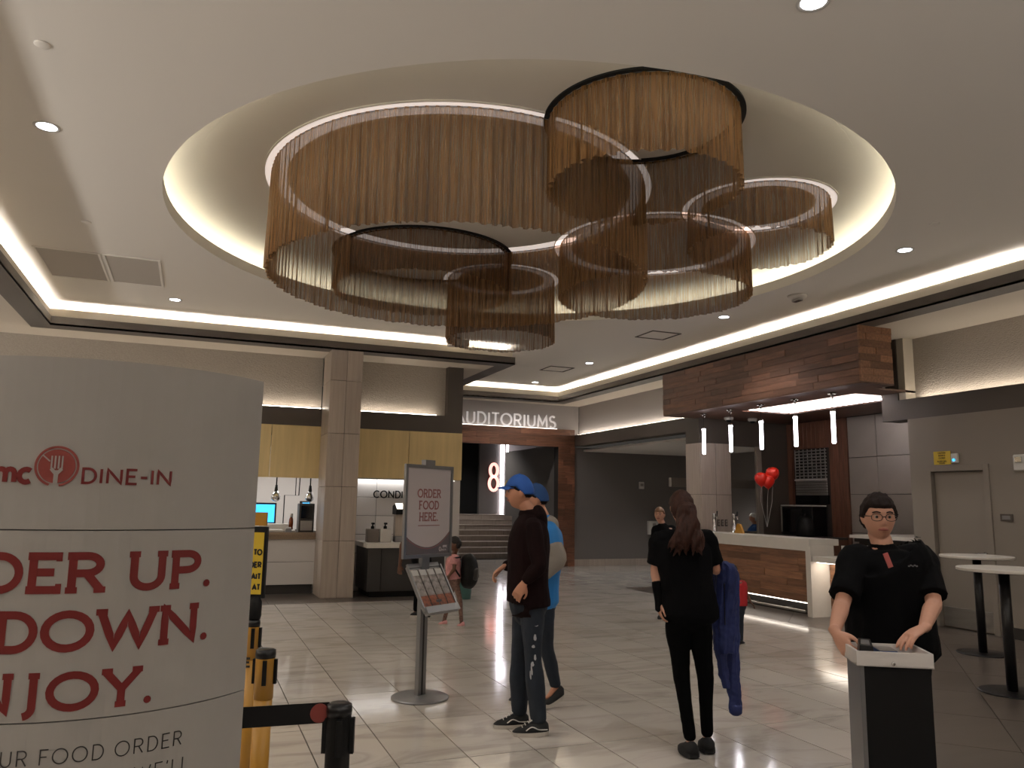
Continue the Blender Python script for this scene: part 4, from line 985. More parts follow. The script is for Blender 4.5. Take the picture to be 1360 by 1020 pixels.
# tray: sloping rack, tilted back
tz0, tz1 = .72, 1.04
def tv(a, s, h): return spv(a, .19 - .20 * s + h * .78, tz0 + (tz1 - tz0) * s + h * .6)
def slab(a0, a1, s0, s1, h0, h1):
    q = MB(); q.rings([[tv(a0, s0, h0), tv(a1, s0, h0), tv(a1, s0, h1), tv(a0, s0, h1)], [tv(a0, s1, h0), tv(a1, s1, h0), tv(a1, s1, h1), tv(a0, s1, h1)]]); return q
slab(-.20, .20, 0, 1, 0, .008).build('rack_back', 'alu', sg)
for a0, a1 in ((-.21, -.195), (.195, .21)): slab(a0, a1, -.04, 1.03, 0, .03).build('rack_side', 'alu', sg)
slab(-.20, .20, -.10, .05, 0, .045).build('rack_lip', 'alu', sg); slab(-.19, .19, 1.0, 1.1, 0, .02).build('rack_top', 'alu', sg)
pr4(-.03, .03, -.02, .18, .72, .80).build('rack_arm', 'alu', sg)
for i, a in enumerate((-.145, -.048, .05, .146)):
    br = thing('brochure', ('leftmost', 'second from left', 'third from left', 'rightmost')[i] + ' of four food brochures in the poster stand rack', 'brochure', tv(a, .3, .02), 'brochures in the rack')
    slab(a - .042, a + .042, .06, .95, .010, .022).build('pages', 'magbag', br); slab(a - .042, a + .042, .08, .32, .0225, .024).build('food_picture', 'food', br); slab(a - .038, a + .038, .80, .93, .0225, .024).build('title_strip', 'white_s', br)

# ticket podium
pc = at(1190, 885, 3.42); pc.z = 0
yaw = math.radians(-9)
PX = (RT * math.cos(yaw) + FW * math.sin(yaw)); PY = V((-PX.y, PX.x, 0))
pd = thing('ticket_podium', 'slim black podium with white top tray, clerk standing behind', 'podium', pc)
def pp(a, b, z): return pc + PX * a + PY * b + V((0, 0, z))
def pbox(a0, b0, z0, a1, b1, z1): q = MB(); q.prism([pp(a0, b0, z0), pp(a1, b0, z0), pp(a1, b1, z0), pp(a0, b1, z0)], z1 - z0); return q
ZT = 1.0
pbox(-.125, .01, 0, .140, .20, ZT - .06).build('body', 'black', pd); pbox(-.143, .008, 0, -.125, .21, ZT - .06).build('side_panel', 'alu', pd)
pbox(-.155, .0, ZT - .06, .150, .23, ZT - .055).build('tray_floor', 'white', pd)
for r in ((-.155, 0, .150, .012), (-.155, .218, .150, .23), (-.155, .012, -.143, .218), (.138, .012, .150, .218)): pbox(r[0], r[1], ZT - .06, r[2], r[3], ZT).build('tray_rim', 'white', pd)
MB().lathe([(.008, 0), (.008, .006), (.005, .008)], pp(-.01, 0, ZT - .045), 12, -PY).build('lock', 'chrome', pd, True)
t = thing('ticket_scanner', 'dark handheld scanner with lit window in the podium tray', 'scanner', pp(-.09, .1, ZT - .05))
q = MB(); q.rings([[pp(-.135, .05, ZT - .053), pp(-.07, .03, ZT - .053), pp(-.055, .16, ZT - .053), pp(-.11, .18, ZT - .053)], [pp(-.125, .06, ZT + .015), pp(-.075, .045, ZT + .015), pp(-.06, .14, ZT + .03), pp(-.105, .16, ZT + .03)]]); q.build('body', 'blackm', t)
q = MB(); q.rings([[pp(-.118, .07, ZT + .017), pp(-.082, .06, ZT + .017), pp(-.073, .115, ZT + .026), pp(-.103, .125, ZT + .026)], [pp(-.118, .07, ZT + .021), pp(-.082, .06, ZT + .021), pp(-.073, .115, ZT + .030), pp(-.103, .125, ZT + .030)]]); q.build('window', 'alu', t)
t = thing('ticket_pad', 'dark blue folder lying in the podium tray', 'folder', pp(.02, .12, ZT - .053)); pbox(-.035, .10, ZT - .054, .04, .21, ZT - .012).build('cover', 'navycap', t); pbox(-.033, .102, ZT - .012, .038, .208, ZT - .008).build('sheet', 'panelgrey', t)
t = thing('paper_slip', 'pinkish paper slips in right side of the podium tray', 'paper', pp(.09, .1, ZT - .053)); pbox(.055, .03, ZT - .054, .13, .20, ZT - .035).build('stack', 'posterw', t); pbox(.06, .04, ZT - .035, .12, .13, ZT - .033).build('top_slip', 'tag', t)

# tall round tables
for p, px, lb in ((V((8.38, 6.50, 0)), 0, 'tall round white-topped table nearer the grey door'), (V((6.87, 5.07, 0)), 0, 'tall round white-topped table cut by the right edge, nearest')):
    t = thing('bar_table', lb, 'table', p, 'tall round tables by the door')
    MB().lathe([(.27, 0), (.27, .008), (.26, .012), (.05, .016)], p, 40).build('base', 'blackm', t, True)
    MB().lathe([(.045, .01), (.045, 1.06)], p, 20).build('pole', 'blackm', t, True)
    MB().lathe([(.05, 1.03), (.16, 1.045), (.16, 1.05)], p, 24).build('plate', 'blackm', t, True)
    MB().lathe([(.365, 1.05), (.38, 1.055), (.38, 1.075), (.375, 1.08), (.01, 1.08)], p, 48).build('table_top', 'quartz', t, False)

# ================================================================ PEOPLE
def remesh(mb, vox, disp=0., dscale=6., smooth=2, seed=0):
    bmesh.ops.recalc_face_normals(mb.b, faces=mb.b.faces)
    me = bpy.data.meshes.new('tmp'); mb.b.to_mesh(me); mb.b.free()
    o = bpy.data.objects.new('tmp', me); COL.objects.link(o)
    r = o.modifiers.new('r', 'REMESH'); r.mode = 'VOXEL'; r.voxel_size = vox; r.use_smooth_shade = True
    s = o.modifiers.new('s', 'SMOOTH'); s.iterations = smooth; s.factor = .5
    dg = bpy.context.evaluated_depsgraph_get(); dg.update()
    m2 = bpy.data.meshes.new_from_object(o.evaluated_get(dg))
    bpy.data.objects.remove(o)
    if disp:
        ns = [v.normal.copy() for v in m2.vertices]
        for v, nn in zip(m2.vertices, ns):
            p = v.co * dscale
            d = noise.noise(V((p.x + seed, p.y, p.z * .8))) + .5 * noise.noise(V((p.x * 2.3, p.y * 2.3 + seed, p.z * 2.6)))
            v.co += nn * d * disp
    return m2
def obj_from(me, name, m, parent):
    me.name = name; me.transform(wloc(parent).inverted()); me.materials.clear(); me.materials.append(M[m])
    me.polygons.foreach_set('use_smooth', [True] * len(me.polygons))
    o = bpy.data.objects.new(name, me); COL.objects.link(o); o.parent = parent
    return o
def g(x, c, w): return math.exp(-((x - c) / w) ** 2)
def headr(d):                                     # unit direction (right, front, up) -> point of a head .23 m high
    x, y, z = d
    X, Y, Z = .074 * x, .094 * y, .116 * z
    if z < 0:
        X *= 1 - .30 * (-z) ** 1.6
        Y *= (1 - .06 * (-z) ** 2) if y > 0 else (1 - .45 * (-z) ** 1.2)
    if y > 0:
        f = y
        Y += f * (.024 * math.exp(-(x / .13) ** 2) * (max(0, min(1, (.18 - z) / .36)) if z > -.18 else max(0, 1 - (-.18 - z) / .10)))
        Y -= f * .010 * (g(x, .38, .17) + g(x, -.38, .17)) * g(z, .10, .12)
        Y += f * .005 * g(z, .30, .12) * g(x, 0, .5)
        Y += f * .007 * g(z, -.45, .10) * g(x, 0, .28) + f * .010 * g(z, -.82, .16) * g(x, 0, .35) - f * .004 * g(z, -.62, .06) * g(x, 0, .4)
        Y -= f * .004 * g(z, -.33, .05) * g(x, 0, .2)
    return V((X, Y, Z))
def head_surface(mb, c, B, k, fn=headr, nu=40, nv=30):
    rg = []
    for i in range(nv + 1):
        ph = -PI / 2 + PI * (i + .5) / (nv + 1)
        row = []
        for j in range(nu):
            th = 2 * PI * j / nu
            d = (math.cos(ph) * math.cos(th), math.cos(ph) * math.sin(th), math.sin(ph))
            row.append(c + B @ (fn(d) * k))
        rg.append(row)
    mb.rings(rg)
def hand(mb, w, f, n, side, k=1., curl=.5, spread=1.):
    """w wrist, f finger direction, n back-of-hand normal, side +1 thumb on f x n side"""
    f = f.normalized(); n = (n - f * n.dot(f)).normalized(); s = f.cross(n) * side
    P = lambda a, b, c: w + (s * a + f * b + n * c) * k
    loft(mb, [P(0, -.03, 0), P(0, 0, 0), P(.003, .04, 0), P(0, .085, -.002)], [(.026 * k, .02 * k), (.027 * k, .018 * k), (.04 * k, .016 * k), (.039 * k, .012 * k)], s, k=12, sub=2)
    for i, (a, L) in enumerate(((.030, .072), (.010, .080), (-.011, .074), (-.030, .058))):
        c = curl * (1 + .12 * i); p = P(a, .075, -.003); pts = [p]; ang = .12
        q = p
        for sg_ in (.12, .45, .28, .22):
            d = (f * math.cos(ang) - n * math.sin(ang) + s * (a * 1.5 * spread)).normalized()
            q = q + d * (L * k * sg_ if sg_ != .12 else .012 * k); pts.append(q); ang += c * .75
        r = .0088 * k
        loft(mb, pts, [(r, r), (r * 1.02, r), (r, r), (r * .9, r * .9), (r * .7, r * .7)], s, k=8, sub=2)
    t0 = P(.022, .015, -.004); t1 = P(.047, .045, -.014); t2 = P(.055, .072, -.024); t3 = P(.052, .094, -.030)
    loft(mb, [t0, t1, t2, t3], [(.013 * k,) * 2, (.0115 * k,) * 2, (.0095 * k,) * 2, (.0075 * k,) * 2], n, k=8, sub=2)
def human(label, J, face, k=1., skin='skin', top='tee', bottom='denim', shoes='shoe', sleeve=1., tw=.2, td=.125, leg_r=1., hem=None, hips=None, pupils=True, group=None, vox=.0065, shoe_dir=None, handpose=None, disp=.006, shortk=None, cat='person', sole='sole', look=None, hiph=1.0, legr2=None):
    face = V(face).normalized(); lat = V((face.y, -face.x, 0))              # lat points to the figure's right
    for nm in ('anL', 'anR'):
        if nm in J and len(J) > 0: pass
    gx_ = (J['anL'] + J['anR']) / 2
    root = thing('person', label, cat, (gx_.x, gx_.y, 0), group)
    lk = V(look).normalized() if look is not None else face
    hr = V((lk.y, -lk.x, 0)).normalized(); hu = hr.cross(lk); B = Matrix((hr, lk, hu)).transposed()
    HC = J['head']; nb = J['neck']; ch = J['chest']; wa = J['waist']; pe = J['pelvis']
    # the body, one continuous surface
    b = MB()
    head_surface(b, HC, B, k * hiph)
    hk = k * hiph
    for s_ in (1, -1): loft(b, [HC + B @ V((s_ * .068, -.012, .028)) * hk, HC + B @ V((s_ * .078, -.016, .004)) * hk, HC + B @ V((s_ * .072, -.008, -.028)) * hk], [(.006 * hk, .016 * hk), (.008 * hk, .019 * hk), (.006 * hk, .010 * hk)], B @ V((1, 0, 0)), k=8, sub=3)
    nt = HC + B @ V((0, -.028, -.07)) * hk
    loft(b, [nb - V((0, 0, .04 * k)), nb + V((0, 0, .01)), nt], [(.058 * k, .054 * k), (.053 * k, .053 * k), (.050 * k, .052 * k)], lat, sub=3)
    kt = .86
    loft(b, [pe - V((0, 0, .06 * k)), pe, wa, ch, nb - V((0, 0, .05 * k)), nb], [(.13 * k, .09 * k), (tw * .8, td * .8), (tw * .75, td * .78), (tw * .85, td * .8), (tw * .7, td * .6), (.06 * k, .055 * k)], lat)
    ar = k
    for S_ in 'LR':
        sh, el, wr = J['sh' + S_], J['el' + S_], J['wr' + S_]
        m1 = sh.lerp(el, .5); m2 = el.lerp(wr, .35)
        loft(b, [sh, m1, el, m2, wr], [(.045 * ar,) * 2, (.043 * ar,) * 2, (.038 * ar,) * 2, (.038 * ar,) * 2, (.025 * ar,) * 2], None, k=10)
        hf, hn, cu_, sd_ = handpose[S_]
        hand(b, wr + V(hf).normalized() * .012 * k, V(hf), V(hn), sd_, k * .96, cu_)
        hp, kn, an, to = J['hp' + S_], J['kn' + S_], J['an' + S_], J['to' + S_]
        loft(b, [hp, hp.lerp(kn, .5), kn, kn.lerp(an, .4), an], [(.06 * k,) * 2, (.052 * k,) * 2, (.036 * k,) * 2, (.036 * k,) * 2, (.027 * k,) * 2], None, k=10)
        loft(b, [an, an.lerp(to, .35) - V((0, 0, .02 * k)), an.lerp(to, .62) - V((0, 0, .012 * k))], [(.03 * k,) * 2, (.026 * k, .022 * k), (.02 * k, .014 * k)], None, k=8, sub=2)
    body = obj_from(remesh(b, vox * .75), 'body', skin, root)
    # face details
    for s_ in (1, -1):
        e = HC + B @ V((s_ * .030, .0745, .012)) * hk
        q = MB(); q.lathe([(.001, -.012), (.007, -.008), (.0105, 0), (.0085, .0072), (.001, .0106)], e, 12, B @ V((0, 1, 0))); q.b.transform(Matrix.Identity(4)); q.build('eye', 'eye', root, True)
        q = MB(); q.lathe([(.0060 * hk, .0080), (.0062 * hk, .0098), (.001, .0122)], e, 10, B @ V((0, 1, 0))); q.build('iris', 'iris', root, True)
        q = MB(); loft(q, [HC + B @ V((s_ * .048, .074, .032)) * hk, HC + B @ V((s_ * .032, .086, .038)) * hk, HC + B @ V((s_ * .014, .089, .033)) * hk], [(.003, .004)] * 3, B @ V((0, 1, 0)), k=6, sub=2); q.build('eyebrow', 'brow', root, True)
    q = MB(); loft(q, [HC + B @ V((-.022, .078, -.052)) * hk, HC + B @ V((0, .0885, -.050)) * hk, HC + B @ V((.022, .078, -.052)) * hk], [(.004 * hk, .005 * hk), (.007 * hk, .007 * hk), (.004 * hk, .005 * hk)], B @ V((0, 1, 0)), k=8, sub=3); q.build('lips', 'lip', root, True)
    # top garment
    q = MB(); hz = hem if hem is not None else pe.z - .06 * k
    hp_ = V((pe.x, pe.y, hz))
    loft(q, [hp_, pe.lerp(hp_, .3), wa, ch, nb - V((0, 0, .075 * k)), nb - V((0, 0, .02 * k)), nb + V((0, 0, (.012 if sleeve >= 1 else -.012) * k))], [(tw * (hips or .98), td * 1.05), (tw * (hips or .98), td * 1.06), (tw * .96, td), (tw * 1.03, td * 1.03), (tw * .93, td * .84), (tw * .55, td * .64), (.074 * k, .07 * k)], lat, k=20, power=2.3)
    for S_ in 'LR':
        sh, el, wr = J['sh' + S_], J['el' + S_], J['wr' + S_]
        inner = nb.lerp(sh, .35) - V((0, 0, .045 * k))
        sr = .062 * k * (1.15 if sleeve < 1 else 1.)
        if sleeve >= 1: loft(q, [inner, sh, sh.lerp(el, .5), el, el.lerp(wr, .5), el.lerp(wr, .93)], [(.06 * k,) * 2, (sr * 1.06,) * 2, (sr,) * 2, (.055 * k,) * 2, (.05 * k,) * 2, (.04 * k,) * 2], None, k=12)
        else:
            e2 = sh.lerp(el, sleeve) + V((0, 0, 0)); loft(q, [inner, sh, sh.lerp(e2, .5), e2], [(.062 * k,) * 2, (sr * 1.05,) * 2, (sr * 1.02,) * 2, (sr * 1.04,) * 2], None, k=12, rnd=False)
    obj_from(remesh(q, vox * 1.25, disp, 7, 2, len(label)), 'shirt' if sleeve < 1 else 'jacket', top, root)
    # trousers
    q = MB(); lr = leg_r
    loft(q, [pe - V((0, 0, .12 * k)), pe - V((0, 0, .04 * k)), pe + V((0, 0, .08 * k))], [(tw * .62, td * .8), (tw * .88, td * .95), (tw * .84, td * .88)], lat, sub=3)
    for S_ in 'LR':
        hp, kn, an = J['hp' + S_], J['kn' + S_], J['an' + S_]
        r2 = legr2 or lr
        loft(q, [hp + V((0, 0, .05 * k)), hp - (hp - kn) * .15, hp.lerp(kn, .6), kn, kn.lerp(an, .35), kn.lerp(an, .97 if shortk is None else shortk)], [(.08 * k * lr,) * 2, (.088 * k * lr,) * 2, (.070 * k * lr,) * 2, (.058 * k * lr,) * 2, (.057 * k * r2,) * 2, (.047 * k * r2,) * 2], None, k=14)
    obj_from(remesh(q, vox * 1.25, disp * .7, 9, 2, 3), 'trousers', bottom, root)
    # shoes
    for S_ in 'LR':
        an, to = J['an' + S_], J['to' + S_]
        d = (to - an); fl = V((d.x, d.y, 0)).normalized(); up = d.z; sv = V((fl.y, -fl.x, 0)).normalized()
        z0 = min(an.z - .085 * k, to.z - .02 * k); z0 = 0 if abs(z0) < .03 else z0
        heel = V((an.x, an.y, 0)) - fl * .065 * k; toe = V((to.x, to.y, 0)); zh = max(0, an.z - .085 * k); zt = max(0, to.z - .03 * k)
        pts = []
        q = MB(); L_n = 10; rgs = []; rgt = []
        for i in range(L_n + 1):
            t_ = i / L_n; c = heel.lerp(toe, t_); zb = zh + (zt - zh) * min(1, t_ * 1.5)
            wd = (.036 + .012 * math.sin(PI * min(1, t_ * 1.1 + .05)) + .006 * math.sin(PI * t_)) * k * (1 if .05 < t_ < .95 else .72)
            rgs.append((c, zb, wd))
            hgt = (.10 if t_ < .35 else .10 - .06 * ((t_ - .35) / .65) ** .8) * k * (1 if .03 < t_ < .97 else .7)
            c3 = V((c.x, c.y, zb + .02 * k)); q_ = [(-1, 0), (-1.0, .45), (-.75, .8), (-.3, 1), (.3, 1), (.75, .8), (1, .45), (1, 0)]
            rgt.append([c3 + sv * a * wd * (1 if b_ < .5 else .9) + V((0, 0, b_ * (hgt - .02 * k))) for a, b_ in q_])
        q.rings(rgt); sh_ = q.build('shoe', shoes, root, True)
        q = MB(); q.rings([[V((c.x, c.y, zb)) + sv * a * wd * 1.06 + V((0, 0, h_)) for a, h_ in ((-1, 0), (-1, .026 * k), (1, .026 * k), (1, 0))] for c, zb, wd in rgs]); q.build('shoe_sole', sole, root)
    return root, B, HC, hk
hips_neck = 1.0
def hairshape(root, B, HC, k, m, line=.32, back=-.75, vol=.010, name='hair', sideburn=.0, seed=1, lift=.004):
    def fn(d):
        x, y, z = d; p = headr(d)
        # covered region: above a hairline that drops from the forehead to the nape
        side = .06 - sideburn
        lim = line if y > .5 else (side + (line - side) * (y - .15) / .35 if y > .15 else (side if y > -.2 else (back if y < -.5 else side + (back - side) * (-.2 - y) / .3)))
        mk = max(0, min(1, (z - lim) / .10))
        nn = V(d)
        return p + nn * (-.012 + (.012 + vol + lift * noise.noise(V(d) * 5 + V((seed, 0, 0)))) * mk)
    q = MB(); head_surface(q, HC, B, k, fn, 56, 44); return q.build(name, m, root, True)
def cap(root, B, HC, k, m, brim=True, tilt=0.):
    def fn(d):
        x, y, z = d; p = headr((x, y, z)) 
        lim = .34 if y > .3 else (-.12 if y < -.3 else -.12 + .46 * (y + .3) / .6)
        mk = max(0, min(1, (z - lim) / .05)); return V((p.x, p.y if y < 0 or z > .4 else min(p.y, .1), p.z)) + V(d) * (-.014 + (.014 + .016) * mk) + V((0, 0, .010 * mk * max(0, z)))
    q = MB(); head_surface(q, HC, B, k, fn, 56, 50); c = q.build('cap', m, root, True)
    q = MB(); rg = []
    for i in range(9):
        a = -1 + 2 * i / 8; xx = .066 * a; y0 = .088 - .034 * a * a; y1 = .165 - .060 * a * a * a * a - .02 * a * a
        zc = .052 - .016 * a * a
        rg.append([HC + B @ V(v) * k for v in ((xx, y0 - .02, zc + .004), (xx * .98, (y0 + y1) / 2, zc + .001), (xx * .92, y1, zc - .010), (xx * .92, y1, zc - .014), (xx * .98, (y0 + y1) / 2, zc - .003), (xx, y0 - .02, zc))])
    q.rings(rg); q.build('cap_brim', m, c, True)
    q = MB(); q.lathe([(.007, 0), (.005, .006)], HC + B @ V((0, 0, .140)) * k, 10, B @ V((0, 0, 1))); q.build('cap_button', m, c, True)
    return c
def J_(D, **kw):
    o = {}
    for n, v in kw.items(): o[n] = at(v[0], v[1], D + (v[2] if len(v) > 2 else 0))
    return o
DN = V((0, 0, -1)); UP = V((0, 0, 1))

# young man in profile, blue cap
J = J_(5.87, head=(690, 655), neck=(704, 684), chest=(702, 722), waist=(701, 763), pelvis=(702, 795), shL=(709, 702, -.18), elL=(716, 751, -.24), wrL=(697, 773, -.23), shR=(701, 702, .18), elR=(694, 748, .22), wrR=(670, 752, .12),
       hpL=(707, 812, -.085), knL=(708, 878, -.10), anL=(716, 950, -.11), toL=(681, 966, -.14), hpR=(697, 812, .085), knR=(689, 878, .09), anR=(690, 938, .08), toR=(656, 960, .04))
for n in ('anL', 'anR'): J[n].z = .09
for n in ('toL', 'toR'): J[n].z = .03
f1 = (-RT * 1 - FW * .05)
man, B, HC, hk = human('young man in profile wearing blue cap, dark hoodie and ripped jeans', J, f1, top='hood', bottom='denim', tw=.205, td=.150, sleeve=1, hem=J['pelvis'].z - .03, leg_r=1.02, legr2=1.2,
    handpose={'L': (-RT * .6 + DN, -FW - RT * .3, .5, -1), 'R': (-RT + DN * .7, UP * .8 - RT * .4, .75, 1)}, look=-RT + V((0, 0, -.02)))
hairshape(man, B, HC, hk, 'hairb', line=.2, back=-.35, vol=.006); cp = cap(man, B, HC, hk, 'bluecap')
q = MB(); q.lathe([(.022, 0), (.018, .004)], HC + B @ V((0, .102, .075)) * hk, 16, B @ V((0, .9, .35))); q.build('cap_emblem', 'ysign', cp)
q = MB(); nb = J['neck']; loft(q, [nb + V((.02, .02, .02)) + RT * .05, nb + RT * .075 - V((0, 0, .02)), nb + RT * .10 - V((0, 0, .09))], [(.09, .05), (.11, .055), (.07, .03)], FW, sub=3); q.lathe([(.085, -.03), (.088, .0), (.078, .035)], nb, 24); obj_from(remesh(q, .009, .004), 'hood', 'hood', man)
q = MB(); ra = random.Random(4)
for (px, py, ww, hh) in ((682, 816, .020, .020), (688, 838, .012, .018), (694, 852, .010, .014), (692, 872, .012, .010), (697, 882, .014, .022), (700, 893, .010, .03), (704, 902, .010, .02)):
    c = at(px, py, 5.75 - .085 * 1.1 - (.0))
    q.lathe([(ww, -.006), (ww * .8, .001)], c, 7, -FW)
for S_ in 'LR':                                   # shoe laces and side stripe
    an, to = J['an' + S_], J['to' + S_]; d = V((to.x - an.x, to.y - an.y, 0)).normalized(); sv = V((d.y, -d.x, 0))
    if sv.dot(FW) > 0: sv = -sv
    w_ = MB(); c0 = V((an.x, an.y, 0))
    loft(w_, [c0 - d * .05 + sv * .047 + V((0, 0, .045)), c0 + d * .01 + sv * .049 + V((0, 0, .048)), c0 + d * .06 + sv * .0535 + V((0, 0, .066)), c0 + d * .10 + sv * .056 + V((0, 0, .045))], [(.004, .006)] * 4, UP, k=6); w_.build('shoe_stripe', 'white_s', man, True)
    for i in range(4):
        l_ = MB(); c = c0 + d * (.055 + .022 * i) + V((0, 0, .101 - .014 * i)); l_.tube([c + sv * .022, c + V((0, 0, .004)), c - sv * .022], .0035, 5); l_.build('shoe_lace', 'white_s', man)
def legpatch(root, hp, kn, an, t, off, w_, h_, dirv, rr=.075, m='fray'):   # worn patch lying on the trouser leg
    c = hp.lerp(kn, t) if t <= 1 else kn.lerp(an, t - 1)
    ax = ((kn - hp) if t <= 1 else (an - kn)).normalized(); n0 = V(dirv); n0 = (n0 - ax * n0.dot(ax)).normalized(); s = ax.cross(n0)
    q = MB()
    for sgn in (0,):
        k_ = 9; c1 = c + s * off
        n1 = n0
        vs = [c + (n0 * math.cos(a) + s * math.sin(a)) * rr for a in (0,)]
        q.rings([[c + (n0 * math.cos((off + w_ * math.cos(2 * PI * i / k_) * (1 + .3 * math.sin(i * 2.3))) / rr) + s * math.sin((off + w_ * math.cos(2 * PI * i / k_) * (1 + .3 * math.sin(i * 2.3))) / rr)) * (rr + dd_) + ax * h_ * math.sin(2 * PI * i / k_) for i in range(k_)] for dd_ in (-.006, .003)])
    return q.build('frayed_patch', m, root)
q.b.free()
for t, off, w_, h_ in ((.22, -.045, .018, .022), (.5, -.035, .010, .022), (.68, -.02, .012, .010), (.9, -.03, .008, .02), (1.02, -.01, .012, .016), (1.12, .0, .006, .035), (1.2, .012, .005, .03)):
    legpatch(man, J['hpL'], J['knL'], J['anL'], t, off * -1 if False else off, w_, h_, -FW - RT * .25, .084 if t < .6 else (.075 if t < .85 else .069))

# his companion behind
J = J_(6.55, head=(712, 664), neck=(723, 691), chest=(724, 722), waist=(720, 762), pelvis=(717, 792), shL=(731, 704, -.17), elL=(741, 742, -.23), wrL=(722, 765, -.26), shR=(720, 704, .17), elR=(716, 748, .22), wrR=(700, 775, .15),
       hpL=(722, 808, -.08), knL=(726, 860, -.08), anL=(738, 903, -.08), toL=(718, 925, -.10), hpR=(712, 808, .08), knR=(699, 862, .08), anR=(696, 915, .08), toR=(676, 934, .06))
J['anR'].z = .09; J['toR'].z = .03; J['anL'].z = .17; J['toL'].z = .045
m2, B, HC, hk = human('person behind him wearing darker blue cap and bright blue jacket with grey sleeves', J, -RT, top='bluej', bottom='denim', tw=.20, td=.145, sleeve=1, hem=J['pelvis'].z - .05, k=.98,
    handpose={'L': (-RT + DN, -FW, .5, -1), 'R': (-RT + DN, UP, .5, 1)})
hairshape(m2, B, HC, hk, 'hairb', line=.2, back=-.4, vol=.006); cap(m2, B, HC, hk, 'navycap')
q = MB(); loft(q, [J['shL'].lerp(J['elL'], .55), J['elL'], J['elL'].lerp(J['wrL'], .5), J['elL'].lerp(J['wrL'], .95)], [(.068,) * 2, (.072,) * 2, (.062,) * 2, (.05,) * 2], None, k=12); obj_from(remesh(q, .008, .004), 'grey_sleeve', 'greyj', m2)
q = MB(); nb = J['neck']; loft(q, [nb + RT * .03, nb + RT * .07 - V((0, 0, .03)), nb + RT * .09 - V((0, 0, .10))], [(.09, .05), (.10, .05), (.05, .03)], FW, sub=3); obj_from(remesh(q, .009, .004), 'hood', 'greyj', m2)

# woman seen from behind
J = J_(5.33, head=(905, 675), neck=(908, 706), chest=(908, 735), waist=(911, 775), pelvis=(914, 806), shL=(877, 718), elL=(871, 757, .02), wrL=(876, 797, -.02), shR=(938, 717), elR=(950, 755, .03), wrR=(957, 758, .27),
       hpL=(900, 826), knL=(905, 898, .03), anL=(917, 978, .0), toL=(909, 1000, .17), hpR=(928, 826), knR=(937, 900, .06), anR=(939, 968, .10), toR=(948, 990, .27))
J['anL'].z = .09; J['anR'].z = .09
for a, b_ in (('anL', 'toL'), ('anR', 'toR')): J[b_] = J[a] + FW * .165 + RT * (.012 if a == 'anR' else -.02); J[b_].z = .03
wm, B, HC, hk = human('woman seen from behind in black tee and leggings with long wavy ponytail', J, FW, k=.95, skin='skin2', top='tee', bottom='leg', tw=.185, td=.125, sleeve=.82, leg_r=.98, legr2=.86, hips=1.08, hem=J['pelvis'].z - .05, sole='shoe',
    handpose={'L': (DN, -RT, .5, -1), 'R': (FW + RT * .2, UP, .6, -1)}, shortk=.93)
hairshape(wm, B, HC, hk, 'hairr', line=.35, back=-.85, vol=.016)
q = MB(); r_ = random.Random(9)
for i in range(16):
    a = i / 15 - .5; ph_ = r_.uniform(0, 6)
    base = HC + B @ V((.012 + a * .02, -.105, .035)) * hk
    pts = [base]
    for j in range(1, 9):
        f = j / 8
        pts.append(base - FW * (.03 + .045 * math.sin(f * 2.2)) + RT * ((a * .20 + .0) * (f ** .8) + .012 * math.sin(ph_ + f * 9)) - RT * .02 * f + V((0, 0, -.30 * f + (.02 if j == 1 else 0) - .02 * (i % 3) * f)) + FW * .016 * math.sin(ph_ * 2 + f * 8))
    loft(q, pts, [(.014, .014)] + [(.019, .016)] * 6 + [(.013, .011), (.004, .004)], RT, k=8, sub=2)
obj_from(remesh(q, .007, .004, 30, 1), 'ponytail', 'hairr', wm)
q = MB(); q.lathe([(.020, -.012), (.024, 0), (.02, .012)], HC + B @ V((.012, -.112, .03)) * hk, 16, (FW * -.6 + UP * -.4)); q.build('hair_tie', 'hairb', wm, True)
q = MB(); loft(q, [J['elL'].lerp(J['wrL'], .42), J['elL'].lerp(J['wrL'], .8), J['wrL'], J['wrL'] + DN * .06], [(.040,) * 2, (.036,) * 2, (.034,) * 2, (.042, .03)], None, k=12, sub=3); obj_from(remesh(q, .006), 'black_arm_wrap', 'tee', wm)
# jacket over her right arm
jk = thing('jacket', 'navy blue jacket hanging over the right arm of the woman in black', 'jacket', J['wrR'] + V((0, 0, .05)))
q = MB()
jd = 5.45
def jp(px, py, d): return at(px, py, jd + d)
def drape(q, rows, nf, amp, ph=0., k=44):            # hanging cloth: rings whose folds deepen downwards
    rg = []
    P = [list(c) + [a, b] for c, a, b in rows]; Q = []
    for i in range(len(P) - 1):
        for t in range(5): Q.append(catmull(P, i, t / 5))
    Q.append(P[-1])
    for i, c in enumerate(Q):
        f = i / (len(Q) - 1); r_ = []
        for j in range(k):
            a = 2 * PI * j / k; w_ = 1 + amp * (.4 + .6 * f) * math.sin(nf * a + ph + 1.5 * math.sin(f * 4)) + amp * .5 * math.sin(2.7 * nf * a + f * 5 + ph)
            r_.append(V(c[:3]) + RT * math.cos(a) * c[3] * w_ + FW * math.sin(a) * c[4] * w_)
        rg.append(r_)
    q.rings(rg)
drape(q, [(jp(955, 744, .0), .035, .12), (jp(962, 755, 0), .075, .13), (jp(964, 785, 0), .078, .085), (jp(963, 825, 0), .070, .065), (jp(963, 868, 0), .060, .05)], 5, .16)
drape(q, [(jp(967, 748, .1), .04, .08), (jp(970, 775, .1), .054, .06), (jp(972, 850, .08), .050, .045), (jp(973, 895, .07), .046, .036), (jp(977, 943, .06), .043, .03)], 4, .13, 1.)
drape(q, [(jp(955, 790, .0), .05, .05), (jp(956, 850, .0), .045, .035), (jp(960, 890, .02), .032, .028), (jp(965, 914, .02), .020, .018)], 4, .15, 2.)
